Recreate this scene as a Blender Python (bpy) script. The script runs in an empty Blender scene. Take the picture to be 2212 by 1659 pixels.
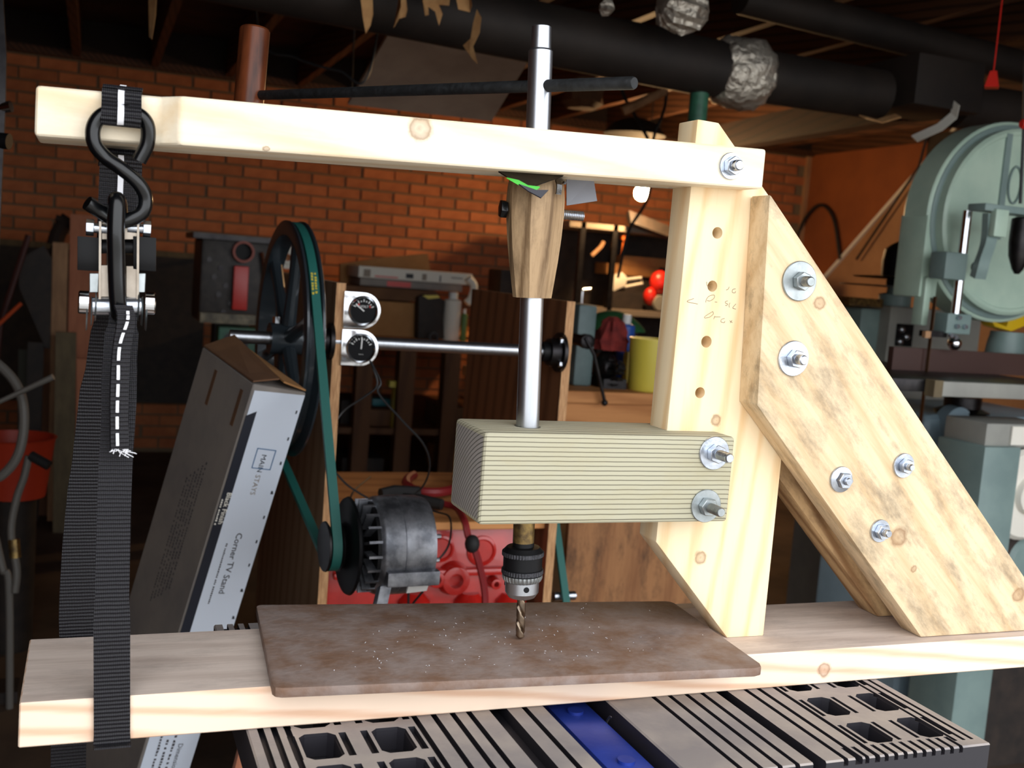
import bpy, bmesh, math, random
from mathutils import Vector, Matrix

# ------------------------------------------------------------------ camera, light, exposure
random.seed(7)
SC = bpy.context.scene
COL = SC.collection
CAM = Vector((.0438, -.9214, .3769)); YAW, PITCH, ROLL, FPX = .3743, .1029, .0771, 2337.8
_f = Vector((math.sin(YAW)*math.cos(PITCH), math.cos(YAW)*math.cos(PITCH), -math.sin(PITCH)))
_r = Vector((math.cos(YAW), -math.sin(YAW), 0)); _u = _r.cross(_f)
_c, _s = math.cos(ROLL), math.sin(ROLL)
_r, _u = _c*_r + _s*_u, -_s*_r + _c*_u
cd = bpy.data.cameras.new('camera'); cam = bpy.data.objects.new('camera', cd); COL.objects.link(cam)
cd.sensor_fit = 'HORIZONTAL'; cd.sensor_width = 36; cd.lens = FPX/2212*36; cd.clip_start = .05; cd.clip_end = 100
cam.matrix_world = Matrix(((_r.x, _u.x, -_f.x, CAM.x), (_r.y, _u.y, -_f.y, CAM.y), (_r.z, _u.z, -_f.z, CAM.z), (0, 0, 0, 1)))
cd.dof.use_dof = True; cd.dof.focus_distance = 1.12; cd.dof.aperture_fstop = 9.0
SC.camera = cam
W = bpy.data.worlds.new('world'); SC.world = W; W.use_nodes = True
W.node_tree.nodes['Background'].inputs[0].default_value = (.93, .96, 1.0, 1)
W.node_tree.nodes['Background'].inputs[1].default_value = 2.5
vs = SC.view_settings; vs.view_transform = 'Standard'; vs.look = 'None'; vs.exposure = 0.48; vs.gamma = 1; vs.use_curve_mapping = False

FLOOR = -.82; YW = 5.6; XR = 4.72; XL = -2.6; YF = -.45; ZC = 1.55
# the open garage door the daylight comes through
pl = bpy.data.lights.new('door_portal', 'AREA'); pl.shape = 'RECTANGLE'; pl.size = 3.55; pl.size_y = 2.05
pl.cycles.is_portal = True
po = bpy.data.objects.new('door_portal', pl); COL.objects.link(po)
po.location = (1.425, YF, FLOOR+1.025); po.rotation_euler = (math.radians(90), 0, 0)

def ray(a, b): return _f + _r*((a-1106)/FPX) - _u*((b-829.5)/FPX)
def P(a, b, z): return CAM + ray(a, b)*z
def PX(a, b, x): d = ray(a, b); return CAM + d*((x-CAM.x)/d.x)
def PY(a, b, y): d = ray(a, b); return CAM + d*((y-CAM.y)/d.y)
def PZ(a, b, z): d = ray(a, b); return CAM + d*((z-CAM.z)/d.z)
def pj(p): d = Vector(p)-CAM; z = d.dot(_f); return (1106+FPX*d.dot(_r)/z, 829.5-FPX*d.dot(_u)/z, z)
def V(*a): return Vector(a)

# ------------------------------------------------------------------ materials
MATS = {}
def _new(name):
    m = bpy.data.materials.new(name); m.use_nodes = True
    nt = m.node_tree; b = nt.nodes['Principled BSDF']; MATS[name] = m
    return m, nt, b
def c4(c): return (c[0], c[1], c[2], 1)
def mat(name, col, rough=.6, metal=0., var=None, scale=12., bump=0., bscale=60., coat=0., detail=5., objrand=0., spec=None, stretch=None, bdist=.002):
    """plain surface; var = second colour mixed in by noise"""
    m, nt, b = _new(name); L = nt.links.new; N = nt.nodes.new
    b.inputs['Base Color'].default_value = c4(col); b.inputs['Roughness'].default_value = rough; b.inputs['Metallic'].default_value = metal
    b.inputs['Coat Weight'].default_value = coat
    if spec is not None: b.inputs['Specular IOR Level'].default_value = spec
    tc = N('ShaderNodeTexCoord'); src = tc.outputs['Object']
    if stretch:
        mp = N('ShaderNodeMapping'); mp.inputs['Scale'].default_value = stretch; L(src, mp.inputs[0]); src = mp.outputs[0]
    out = None
    if var:
        n = N('ShaderNodeTexNoise'); n.inputs['Scale'].default_value = scale; n.inputs['Detail'].default_value = detail; n.inputs['Roughness'].default_value = .6; L(src, n.inputs['Vector'])
        cr = N('ShaderNodeValToRGB'); cr.color_ramp.elements[0].position = .38; cr.color_ramp.elements[1].position = .64
        cr.color_ramp.elements[0].color = c4(col); cr.color_ramp.elements[1].color = c4(var); L(n.outputs['Fac'], cr.inputs[0]); out = cr.outputs[0]
    if objrand:
        oi = N('ShaderNodeObjectInfo'); mr = N('ShaderNodeMapRange'); mr.inputs[3].default_value = 1-objrand; mr.inputs[4].default_value = 1+objrand; L(oi.outputs['Random'], mr.inputs[0])
        hs = N('ShaderNodeHueSaturation'); L(mr.outputs[0], hs.inputs['Value'])
        if out: L(out, hs.inputs['Color'])
        else: hs.inputs['Color'].default_value = c4(col)
        out = hs.outputs[0]
    if out: L(out, b.inputs['Base Color'])
    if bump:
        n2 = N('ShaderNodeTexNoise'); n2.inputs['Scale'].default_value = bscale; n2.inputs['Detail'].default_value = 6; L(src, n2.inputs['Vector'])
        bp = N('ShaderNodeBump'); bp.inputs['Strength'].default_value = bump; bp.inputs['Distance'].default_value = bdist; L(n2.outputs['Fac'], bp.inputs['Height']); L(bp.outputs[0], b.inputs['Normal'])
    return m
def wood(name, light, dark, rot=(0, 0, 0), ring=18., rdist=2.5, ringamt=.5, stain=None, stainamt=.4, knots=(), rough=.62, center=None, rings=False, streak=9., off=(0, 0, 0), lo=.35, hi=.75, rpow=2.2):
    """grain runs along local X after rotation; knots = [(x,y,z,radius)] in object space"""
    m, nt, b = _new(name); L = nt.links.new; N = nt.nodes.new
    tc = N('ShaderNodeTexCoord')
    mp = N('ShaderNodeMapping'); mp.vector_type = 'POINT'; mp.inputs['Rotation'].default_value = rot; mp.inputs['Location'].default_value = off; L(tc.outputs['Object'], mp.inputs[0])
    st = N('ShaderNodeMapping'); st.inputs['Scale'].default_value = (1.2, streak*2.2, streak*2.2); L(mp.outputs[0], st.inputs[0])
    n = N('ShaderNodeTexNoise'); n.inputs['Scale'].default_value = 9; n.inputs['Detail'].default_value = 8; n.inputs['Roughness'].default_value = .6; n.inputs['Distortion'].default_value = .4; L(st.outputs[0], n.inputs['Vector'])
    s2 = N('ShaderNodeMapping'); s2.inputs['Scale'].default_value = ((1., 1., 1.) if rings else (.12, 1., 1.)); s2.inputs['Location'].default_value = center or (0, 0, 0); L(mp.outputs[0], s2.inputs[0])
    w = N('ShaderNodeTexWave'); w.wave_type = 'RINGS' if rings else 'BANDS'
    if rings: w.rings_direction = 'X'
    else: w.bands_direction = 'DIAGONAL'
    w.inputs['Scale'].default_value = ring; w.inputs['Distortion'].default_value = rdist; w.inputs['Detail'].default_value = 3; w.inputs['Detail Scale'].default_value = .8; L(s2.outputs[0], w.inputs['Vector'])
    mx = N('ShaderNodeMix'); mx.data_type = 'FLOAT'; mx.inputs[0].default_value = ringamt; L(n.outputs['Fac'], mx.inputs[2])
    pw = N('ShaderNodeMath'); pw.operation = 'POWER'; pw.inputs[1].default_value = rpow; L(w.outputs['Fac'], pw.inputs[0]); L(pw.outputs[0], mx.inputs[3])
    cr = N('ShaderNodeValToRGB'); cr.color_ramp.elements[0].position = lo; cr.color_ramp.elements[1].position = hi
    cr.color_ramp.elements[0].color = c4(light); cr.color_ramp.elements[1].color = c4(dark); L(mx.outputs[0], cr.inputs[0])
    out = cr.outputs[0]
    def mixc(fac, a, col, typ='MIX'):
        k = N('ShaderNodeMix'); k.data_type = 'RGBA'; k.blend_type = typ
        if isinstance(fac, float): k.inputs[0].default_value = fac
        else: L(fac, k.inputs[0])
        L(a, k.inputs[6]); k.inputs[7].default_value = c4(col); return k.outputs[2]
    if stain:
        s3 = N('ShaderNodeMapping'); s3.inputs['Scale'].default_value = (2.2, 6, 6); L(mp.outputs[0], s3.inputs[0])
        n3 = N('ShaderNodeTexNoise'); n3.inputs['Scale'].default_value = 5; n3.inputs['Detail'].default_value = 9; n3.inputs['Roughness'].default_value = .72; L(s3.outputs[0], n3.inputs['Vector'])
        mr = N('ShaderNodeMapRange'); mr.inputs[1].default_value = .48; mr.inputs[2].default_value = .72; mr.inputs[4].default_value = stainamt; L(n3.outputs['Fac'], mr.inputs[0])
        out = mixc(mr.outputs[0], out, stain)
    if knots:
        kn = N('ShaderNodeTexNoise'); kn.inputs['Scale'].default_value = 140; kn.inputs['Detail'].default_value = 3; L(tc.outputs['Object'], kn.inputs['Vector'])
        ks = N('ShaderNodeVectorMath'); ks.operation = 'MULTIPLY_ADD'; ks.inputs[1].default_value = (.006,)*3; ks.inputs[2].default_value = (-.003,)*3; L(kn.outputs['Color'], ks.inputs[0])
        ka = N('ShaderNodeVectorMath'); ka.operation = 'ADD'; L(tc.outputs['Object'], ka.inputs[0]); L(ks.outputs[0], ka.inputs[1])
    for (x, y, z, rr) in knots:
        d = N('ShaderNodeVectorMath'); d.operation = 'DISTANCE'; L(ka.outputs[0], d.inputs[0]); d.inputs[1].default_value = (x, y, z)
        mr = N('ShaderNodeMapRange'); mr.inputs[1].default_value = 0; mr.inputs[2].default_value = rr*1.25; L(d.outputs['Value'], mr.inputs[0])
        kr = N('ShaderNodeValToRGB'); el = kr.color_ramp.elements
        el[0].position = 0; el[0].color = (.55, .55, .55, 1); el[1].position = 1; el[1].color = (0, 0, 0, 1)
        for p_, v_ in ((.25, .35), (.5, .5), (.68, .72), (.8, .35)): e_ = el.new(p_); e_.color = (v_, v_, v_, 1)
        L(mr.outputs[0], kr.inputs[0]); out = mixc(kr.outputs[0], out, (.24, .12, .055))
    L(out, b.inputs['Base Color']); b.inputs['Roughness'].default_value = rough; b.inputs['Specular IOR Level'].default_value = .3
    bp = N('ShaderNodeBump'); bp.inputs['Strength'].default_value = .12; bp.inputs['Distance'].default_value = .001; L(mx.outputs[0], bp.inputs['Height']); L(bp.outputs[0], b.inputs['Normal'])
    return m
def ribbed(name, col, axis, pitch, rough=.75, amt=.9, col2=None):
    """woven webbing: ribs as relief"""
    m, nt, b = _new(name); L = nt.links.new; N = nt.nodes.new
    b.inputs['Base Color'].default_value = c4(col); b.inputs['Roughness'].default_value = rough
    tc = N('ShaderNodeTexCoord'); w = N('ShaderNodeTexWave'); w.bands_direction = axis; w.inputs['Scale'].default_value = .314/pitch; w.inputs['Distortion'].default_value = .6; w.inputs['Detail'].default_value = 1
    L(tc.outputs['Object'], w.inputs['Vector'])
    w2 = N('ShaderNodeTexWave'); w2.bands_direction = 'X'; w2.inputs['Scale'].default_value = .314/pitch*2.4; L(tc.outputs['Object'], w2.inputs['Vector'])
    ad = N('ShaderNodeMath'); ad.operation = 'MULTIPLY_ADD'; ad.inputs[1].default_value = .35; L(w2.outputs['Fac'], ad.inputs[0]); L(w.outputs['Fac'], ad.inputs[2])
    bp = N('ShaderNodeBump'); bp.inputs['Strength'].default_value = amt; bp.inputs['Distance'].default_value = pitch*.3; L(ad.outputs[0], bp.inputs['Height']); L(bp.outputs[0], b.inputs['Normal'])
    if col2:
        mx = N('ShaderNodeMix'); mx.data_type = 'RGBA'; L(w.outputs['Fac'], mx.inputs[0]); mx.inputs[6].default_value = c4(col); mx.inputs[7].default_value = c4(col2); L(mx.outputs[2], b.inputs['Base Color'])
    return m
def emis(name, col, s):
    m, nt, b = _new(name); b.inputs['Base Color'].default_value = c4(col); b.inputs['Emission Color'].default_value = c4(col); b.inputs['Emission Strength'].default_value = s; return m

# ------------------------------------------------------------------ mesh building
ORG = {}
class MB:
    def __init__(s, M=None): s.v = []; s.f = []; s.mi = []; s.M = M; s.k = 0
    def mat(s, k): s.k = k; return s
    def add(s, vs_, fs):
        o = len(s.v)
        for p in vs_:
            p = Vector(p); s.v.append(s.M @ p if s.M else p)
        for f in fs: s.f.append([i+o for i in f]); s.mi.append(s.k)
        return s
    def box(s, lo, hi):
        x0, y0, z0 = lo; x1, y1, z1 = hi
        return s.add([(x0,y0,z0),(x1,y0,z0),(x1,y1,z0),(x0,y1,z0),(x0,y0,z1),(x1,y0,z1),(x1,y1,z1),(x0,y1,z1)],
                     [(0,3,2,1),(4,5,6,7),(0,1,5,4),(1,2,6,5),(2,3,7,6),(3,0,4,7)])
    def para(s, o, a, b, c):
        o, a, b, c = map(Vector, (o, a, b, c))
        fs = [(0,3,2,1),(4,5,6,7),(0,1,5,4),(1,2,6,5),(2,3,7,6),(3,0,4,7)]
        if a.cross(b).dot(c) < 0: fs = [f[::-1] for f in fs]
        return s.add([o, o+a, o+a+b, o+b, o+c, o+a+c, o+a+b+c, o+b+c], fs)
    def prism(s, poly, off):
        """poly: list of 3D points; off: extrusion vector"""
        n = len(poly); poly = [Vector(p) for p in poly]; off = Vector(off)
        nr = Vector()
        for i in range(n): nr += poly[i].cross(poly[(i+1) % n])
        fs = [tuple(range(n))[::-1], tuple(range(n, 2*n))]+[(i, (i+1) % n, n+(i+1) % n, n+i) for i in range(n)]
        if nr.dot(off) < 0: fs = [f[::-1] for f in fs]
        return s.add(poly+[p+off for p in poly], fs)
    def pxz(s, poly, y0, y1): return s.prism([(x, y0, z) for x, z in poly], (0, y1-y0, 0))
    def lathe(s, p0, d, prof, n=24, fl=None, caps=True, up=None):
        """prof [(t, r)] along unit axis d; fl(angle,t) multiplies the radius"""
        p0 = Vector(p0); d = Vector(d).normalized()
        a = (up and Vector(up)) or (Vector((0, 0, 1)) if abs(d.z) < .9 else Vector((1, 0, 0)))
        a = (a-d*a.dot(d)).normalized(); b = d.cross(a); vs_ = []; fs = []
        for t, rr in prof:
            for i in range(n):
                th = 2*math.pi*i/n; q = rr*(fl(th, t) if fl else 1)
                vs_.append(p0+d*t+(a*math.cos(th)+b*math.sin(th))*q)
        for j in range(len(prof)-1):
            for i in range(n):
                k = (i+1) % n; fs.append((j*n+i, j*n+k, (j+1)*n+k, (j+1)*n+i))
        if caps: fs.append(tuple(range(n))[::-1]); fs.append(tuple(range((len(prof)-1)*n, len(prof)*n)))
        return s.add(vs_, fs)
    def cyl(s, p0, p1, r0, r1=None, n=20, caps=True):
        p0 = Vector(p0); p1 = Vector(p1); return s.lathe(p0, p1-p0, [(0, r0), ((p1-p0).length, r0 if r1 is None else r1)], n, caps=caps)
    def tubering(s, c, d, r0, r1, t, n=32):
        """flat ring (washer): axis d, inner r0, outer r1, thickness t"""
        return s.lathe(c, d, [(0, r0), (0, r1), (t, r1), (t, r0), (0, r0)], n, caps=False)
    def tube(s, pts, r, n=8, closed=False, caps=True):
        pts = [Vector(p) for p in pts]; m = len(pts); vs_ = []; fs = []
        T = []
        for i in range(m):
            a = pts[(i-1) % m] if closed or i > 0 else pts[i]; b = pts[(i+1) % m] if closed or i < m-1 else pts[i]
            T.append((b-a).normalized())
        up = Vector((0, 0, 1)) if abs(T[0].z) < .9 else Vector((1, 0, 0))
        nrm = (up-T[0]*up.dot(T[0])).normalized()
        for i in range(m):
            nrm = (nrm-T[i]*nrm.dot(T[i])).normalized(); bn = T[i].cross(nrm)
            rr = r[i] if isinstance(r, (list, tuple)) else r
            for j in range(n):
                th = 2*math.pi*j/n; vs_.append(pts[i]+(nrm*math.cos(th)+bn*math.sin(th))*rr)
        for i in range(m if closed else m-1):
            k = (i+1) % m
            for j in range(n):
                l = (j+1) % n; fs.append((i*n+j, i*n+l, k*n+l, k*n+j))
        if not closed and caps: fs.append(tuple(range(n))[::-1]); fs.append(tuple(range((m-1)*n, m*n)))
        return s.add(vs_, fs)
    def strip(s, pts, wv, th, closed=False):
        """flat band through pts; wv width vector (or list); thickness th along the band normal"""
        pts = [Vector(p) for p in pts]; m = len(pts); vs_ = []; fs = []
        for i in range(m):
            a = pts[(i-1) % m] if closed or i > 0 else pts[i]; b = pts[(i+1) % m] if closed or i < m-1 else pts[i]
            w = Vector(wv[i]) if isinstance(wv, list) else Vector(wv)
            nn = (b-a).cross(w).normalized()*th/2
            vs_ += [pts[i]-w/2-nn, pts[i]+w/2-nn, pts[i]+w/2+nn, pts[i]-w/2+nn]
        for i in range(m if closed else m-1):
            k = (i+1) % m
            for j in range(4): l = (j+1) % 4; fs.append((i*4+j, k*4+j, k*4+l, i*4+l))
        if not closed: fs += [(0, 1, 2, 3), tuple((m-1)*4+j for j in (3, 2, 1, 0))]
        return s.add(vs_, fs)
    def ball(s, c, r, n=16, m=10, sc=(1, 1, 1)):
        c = Vector(c); vs_ = [c+Vector((0, 0, -r*sc[2]))]; fs = []
        for j in range(1, m):
            ph = -math.pi/2+math.pi*j/m
            for i in range(n):
                th = 2*math.pi*i/n; vs_.append(c+Vector((math.cos(th)*math.cos(ph)*r*sc[0], math.sin(th)*math.cos(ph)*r*sc[1], math.sin(ph)*r*sc[2])))
        vs_.append(c+Vector((0, 0, r*sc[2]))); top = len(vs_)-1
        for i in range(n): fs.append((0, 1+(i+1) % n, 1+i)); fs.append((top, 1+(m-2)*n+i, 1+(m-2)*n+(i+1) % n))
        for j in range(m-2):
            for i in range(n): k = (i+1) % n; fs.append((1+j*n+i, 1+j*n+k, 1+(j+1)*n+k, 1+(j+1)*n+i))
        return s.add(vs_, fs)
    def hexn(s, c, d, r, t, rot=0., n=6):
        c = Vector(c); d = Vector(d).normalized(); a = Vector((0, 0, 1)) if abs(d.z) < .9 else Vector((1, 0, 0)); a = (a-d*a.dot(d)).normalized(); b = d.cross(a)
        a, b = a*math.cos(rot)+b*math.sin(rot), b*math.cos(rot)-a*math.sin(rot)
        return s.prism([c+(a*math.cos(i*2*math.pi/n)+b*math.sin(i*2*math.pi/n))*r for i in range(n)], d*t)
    def mesh(s, name, mats, org=None, bevel=0., seg=2, smooth=30., fix=True):
        me = bpy.data.meshes.new(name); o = Vector(org) if org else Vector()
        me.from_pydata([tuple(p-o) for p in s.v], [], s.f)
        for m in (mats if isinstance(mats, (list, tuple)) else [mats]): me.materials.append(m)
        me.polygons.foreach_set('material_index', s.mi)
        if fix or bevel:
            bm = bmesh.new(); bm.from_mesh(me)
            if bevel:
                ed = [e for e in bm.edges if len(e.link_faces) == 2 and e.calc_face_angle(0) > math.radians(28)]
                bmesh.ops.bevel(bm, geom=ed, offset=bevel, segments=seg, profile=.6, affect='EDGES', clamp_overlap=True)
            if fix: bmesh.ops.recalc_face_normals(bm, faces=bm.faces)
            bm.to_mesh(me); bm.free()
        if smooth:
            me.shade_smooth(); me.set_sharp_from_angle(angle=math.radians(smooth))
        return me
    def build(s, name, mats, parent=None, label=None, cat=None, group=None, kind=None, loc=None, **kw):
        if parent is None and loc is None:
            xs = [p.x for p in s.v]; ys = [p.y for p in s.v]; zs = [p.z for p in s.v]
            loc = Vector(((min(xs)+max(xs))/2, (min(ys)+max(ys))/2, min(zs)))
        org = ORG[parent.name] if parent else Vector(loc)
        o = bpy.data.objects.new(name, s.mesh(name, mats, org, **kw)); COL.objects.link(o)
        if parent: o.parent = parent
        else: o.location = org
        ORG[o.name] = org
        return tag(o, label, cat, group, kind)
def tag(o, label=None, cat=None, group=None, kind=None):
    if label: o['label'] = label
    if cat: o['category'] = cat
    if group: o['group'] = group
    if kind: o['kind'] = kind
    return o
def thing(name, label, cat, loc, group=None):
    o = bpy.data.objects.new(name, None); COL.objects.link(o); o.location = loc; o.empty_display_size = .05; ORG[o.name] = Vector(loc)
    return tag(o, label, cat, group)
def place(name, mesh, parent, loc=(0, 0, 0)):
    """another object on shared mesh data; loc is a world position, mesh modelled around 0"""
    o = bpy.data.objects.new(name, mesh); COL.objects.link(o)
    if parent: o.parent = parent; o.location = Vector(loc)-ORG[parent.name]
    else: o.location = loc
    ORG[o.name] = Vector(loc); return o
def cut(o, cutters, solver='EXACT'):
    """subtract a list of MB solids from o"""
    m = MB()
    for c in cutters: m.add(c.v, c.f)
    t = bpy.data.objects.new('cutter', m.mesh('cutter', [], ORG[o.name], smooth=None)); COL.objects.link(t)
    if o.parent: t.parent = o.parent
    else: t.location = o.location
    md = o.modifiers.new('b', 'BOOLEAN'); md.operation = 'DIFFERENCE'; md.object = t; md.solver = solver; md.use_self = True
    bpy.context.view_layer.update(); dg = bpy.context.evaluated_depsgraph_get()
    me = bpy.data.meshes.new_from_object(o.evaluated_get(dg), preserve_all_data_layers=True, depsgraph=dg)
    o.modifiers.clear(); old = o.data; o.data = me; me.name = old.name
    bpy.data.objects.remove(t)
    me.shade_smooth(); me.set_sharp_from_angle(angle=math.radians(30))
    return o
def text(name, body, mt, parent, o, ax, ay, size, align='LEFT', ext=.0002, squeeze=1., bold=0.):
    """flat lettering: baseline start o, reading direction ax, up ay, cap size"""
    cu = bpy.data.curves.new(name, 'FONT'); cu.body = body; cu.size = 1; cu.align_x = align; cu.resolution_u = 2; cu.offset = bold
    t = bpy.data.objects.new('t', cu); COL.objects.link(t); bpy.context.view_layer.update()
    me = bpy.data.meshes.new_from_object(t.evaluated_get(bpy.context.evaluated_depsgraph_get())); bpy.data.objects.remove(t)
    ax = Vector(ax).normalized()*squeeze; ay = Vector(ay).normalized(); nz = ax.cross(ay).normalized(); o = Vector(o); org = ORG[parent.name]
    for v in me.vertices: v.co = o+ax*(v.co.x*size)+ay*(v.co.y*size)+nz*ext-org
    me.materials.clear(); me.materials.append(mt); ob = bpy.data.objects.new(name, me); COL.objects.link(ob); ob.parent = parent; ORG[ob.name] = org
    return ob
def bez(pts, n=10):
    """smooth path through pts (Catmull-Rom)"""
    pts = [Vector(p) for p in pts]; q = [pts[0]*2-pts[1]]+pts+[pts[-1]*2-pts[-2]]; out = []
    for i in range(1, len(q)-2):
        for k in range(n):
            t = k/n; a, b, c, d = q[i-1], q[i], q[i+1], q[i+2]
            out.append(.5*((2*b)+(c-a)*t+(2*a-5*b+4*c-d)*t*t+(3*b-a-3*c+d)*t**3))
    return out+[pts[-1]]

# ------------------------------------------------------------------ palette
def S(r, g, b):
    def l(c): c /= 255; return c/12.92 if c <= .04045 else ((c+.055)/1.055)**2.4
    return (l(r), l(g), l(b))
R90 = math.pi/2
M_brick = mat('brick_clay', S(190, 116, 72), .85, var=S(168, 98, 60), scale=9, bump=.5, bscale=90, objrand=.16)
M_mortar = mat('mortar', S(122, 104, 82), .95, bump=.5, bscale=120)
M_concrete = mat('floor_concrete', S(92, 74, 58), .85, var=S(66, 52, 42), scale=3, bump=.3, bscale=40)
M_joist = wood('joist_wood', S(84, 54, 36), S(50, 32, 22), rot=(0, 0, R90))
M_subfloor = mat('subfloor', S(70, 44, 28), .9, var=S(48, 30, 20), scale=4)
M_drywall = mat('painted_wall', S(150, 84, 42), .75, var=S(128, 70, 36), scale=2)
M_drywall2 = mat('tan_wall', S(172, 132, 98), .7, var=S(150, 112, 82), scale=3)
M_white = mat('white_paint', S(225, 225, 222), .5)
M_zinc = mat('zinc_plate', S(205, 212, 222), .28, 1., var=S(172, 178, 188), scale=60, bump=.1, bscale=200)
M_zincdull = mat('galvanised', S(178, 184, 186), .42, 1., var=S(150, 156, 156), scale=50)
M_chrome = mat('chrome', S(225, 228, 232), .12, 1.)
M_steel = mat('bright_steel', S(190, 194, 200), .34, 1., var=S(180, 184, 190), scale=30, stretch=(6, 6, .4))
M_darksteel = mat('dark_steel', S(58, 56, 56), .4, .9, var=S(44, 42, 44), scale=30)
M_black = mat('black_plastic', S(11, 11, 13), .5, spec=.2)
M_vinyl = mat('black_vinyl', S(7, 8, 10), .25, coat=.12, spec=.35)
M_rubber = mat('black_rubber', S(24, 23, 23), .7)
M_iron = mat('black_iron', S(26, 27, 28), .55, .3, var=S(40, 42, 44), scale=120, bump=.3, bscale=160)
M_brass = mat('dirty_brass', S(150, 124, 74), .4, .8, var=S(86, 70, 48), scale=70)
M_grease = mat('black_grease', S(10, 8, 7), .12, var=S(34, 24, 14), scale=60, coat=.5, bump=.6, bscale=60)
M_green = mat('green_plastic', S(70, 176, 60), .4)

# ------------------------------------------------------------------ the garage
def struct(name, mb, m, **k):
    return mb.build(name, m, kind='structure', loc=V(0, 0, 0), **k)
struct('floor', MB().box((XL-.2, YF-.1, FLOOR-.1), (XR+.2, YW+.2, FLOOR)), M_concrete)
struct('driveway', MB().box((-9, -16, FLOOR-.12), (9, YF-.1, FLOOR-.02)), mat('driveway_concrete', S(170, 166, 158), .9, var=S(150, 146, 140), scale=2))
wb = struct('wall_back', MB().box((XL, YW, FLOOR), (XR+.2, YW+.2, ZC+.3)), M_mortar)
# brick courses
BL, BH, JT = .2, .0667, .0105
bm_ = MB().box((-(BL-JT)/2, -.012, -(BH-JT)/2), ((BL-JT)/2, .03, (BH-JT)/2)).mesh('brick', M_brick, bevel=.003, seg=1)
cand = []
ztop = 1.335
for j in range(-1, 32):
    z = ztop-BH/2-j*BH
    if z < FLOOR+.03 or z > ztop: continue
    for i in range(-13, 24):
        x = .03+i*BL+(BL/2 if j % 2 else 0)+random.uniform(-.004, .004)
        if x > XR-.04 or x < XL+.1: continue
        u, v, d = pj((x, YW, z))
        vis = -20 < u < 1780 and 100 < v < 640
        if vis:   # hidden by the lever, the shelf unit or things on the bench
            if 1240 < u < 1460 and v > 480: vis = False
            if 740 < u < 1000 and v > 590: vis = False
            if u < 420 and v > 560: vis = False
            if 420 < u < 740 and v > 560: vis = False
            if 1500 < u < 1610 and v > 300: vis = False
            if 380 < u < 1640 and 222+(u-400)*.092 < v < 300+(u-400)*.08: vis = False
        cand.append((not vis, x, z))
cand.sort(key=lambda c: c[0])
rest = MB()
for k, (h, x, z) in enumerate(cand):
    if k < 300: place('brick', bm_, wb, (x, YW, z+random.uniform(-.001, .001)))
    else: rest.box((x-(BL-JT)/2, YW-.012, z-(BH-JT)/2), (x+(BL-JT)/2, YW+.03, z+(BH-JT)/2))
rest.build('brick_field', M_brick, wb, kind='stuff')
# sill plate and rim above the bricks
struct('trim_1', MB().box((XL, YW-.06, ztop+.005), (XR, YW, ztop+.045)), M_joist)
struct('trim_2', MB().box((XL, YW-.05, ztop+.045), (XR, YW, ZC)), mat('rim_joist', S(38, 26, 20), .9))
struct('wall_left', MB().box((XL-.2, YF, FLOOR), (XL, YW+.2, ZC+.3)), M_drywall)
struct('wall_front', MB().box((XL-.2, YF-.1, FLOOR), (-.35, YF, ZC+.3)).box((3.2, YF-.1, FLOOR), (XR+.2, YF, ZC+.3)).box((-.35, YF-.1, FLOOR+2.05), (3.2, YF, ZC+.3)), M_drywall)
wr = struct('wall_right', MB().box((XR, YF, FLOOR), (XR+.2, YW, ZC+.3)), M_drywall)
ce = struct('ceiling', MB().box((XL-.2, YF-.1, ZC), (XR+.2, YW+.2, ZC+.12)), M_subfloor)
for i in range(19):
    x = XL+.1+i*.4
    MB().box((x, YF, ZC-.2), (x+.04, YW, ZC)).build('joist', M_joist, ce)
# diagonal trim on the right wall, paler panel below it
a, b = PX(1790, 592, XR-.01), PX(2003, 350, XR-.01)
d = (b-a).normalized()
c0 = a-d*1.2; c1 = b+d*.4
tri = [c0, c1, V(XR-.008, c1.y-2.5, c1.z), V(XR-.008, c1.y-2.5, FLOOR), V(XR-.008, c0.y, FLOOR)]
MB().prism([V(XR-.012, p.y, p.z) for p in tri], (.012, 0, 0)).build('wall_panel', M_drywall2, wr)
MB().strip([V(XR-.02, c0.y, c0.z), V(XR-.02, c1.y, c1.z)], V(0, -d.z, d.y)*.022, .016).build('trim_strip', M_white, wr)
t0, t1 = PX(1742, 322, XR-.01), PX(2000, 291, XR-.01)
MB().strip([V(XR-.012, t0.y, t0.z), V(XR-.012, t1.y-1.2, t1.z+.0)], V(0, 0, .03), .02).build('top_trim', M_joist, wr)
MB().box((XR-.03, YW-.035, FLOOR), (XR, YW, t0.z)).build('corner_trim', M_drywall2, wr)

# ------------------------------------------------------------------ the home-made drill press
ROOT = V(.6, .075, -.038)
press = thing('homemade_drill_press', 'homemade lumber drill press with a lever arm, clamped across the folding workbench', 'drill press', ROOT)
def L_(p): p = Vector(p)-ROOT; return (p.x, p.y, p.z)
YB, YPOST, PD = .0155, .05, .038
kb = [L_(PY(1780, 1448, 0))+(.008,), L_(PZ(170, 1428, 0))+(.012,)]
M_base = wood('fir_board_edge', S(242, 216, 192), S(222, 182, 152), ring=26, ringamt=.5, rdist=3, knots=kb, streak=7)
M_basetop = wood('fir_board_face', S(206, 190, 178), S(182, 164, 152), ring=16, ringamt=.2, streak=10, stain=S(140, 126, 118), stainamt=.5)
M_baseend = wood('fir_board_end', S(230, 205, 178), S(180, 150, 124), rings=True, ring=90, center=(0, .02, .2))
base = MB(); base.box((0, 0, -.038), (1.32, .152, 0))
base.mi = [0, 1, 0, 2, 0, 2]
base_o = base.build('base_plank', [M_base, M_basetop, M_baseend], press, bevel=.0012, seg=1)

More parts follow.
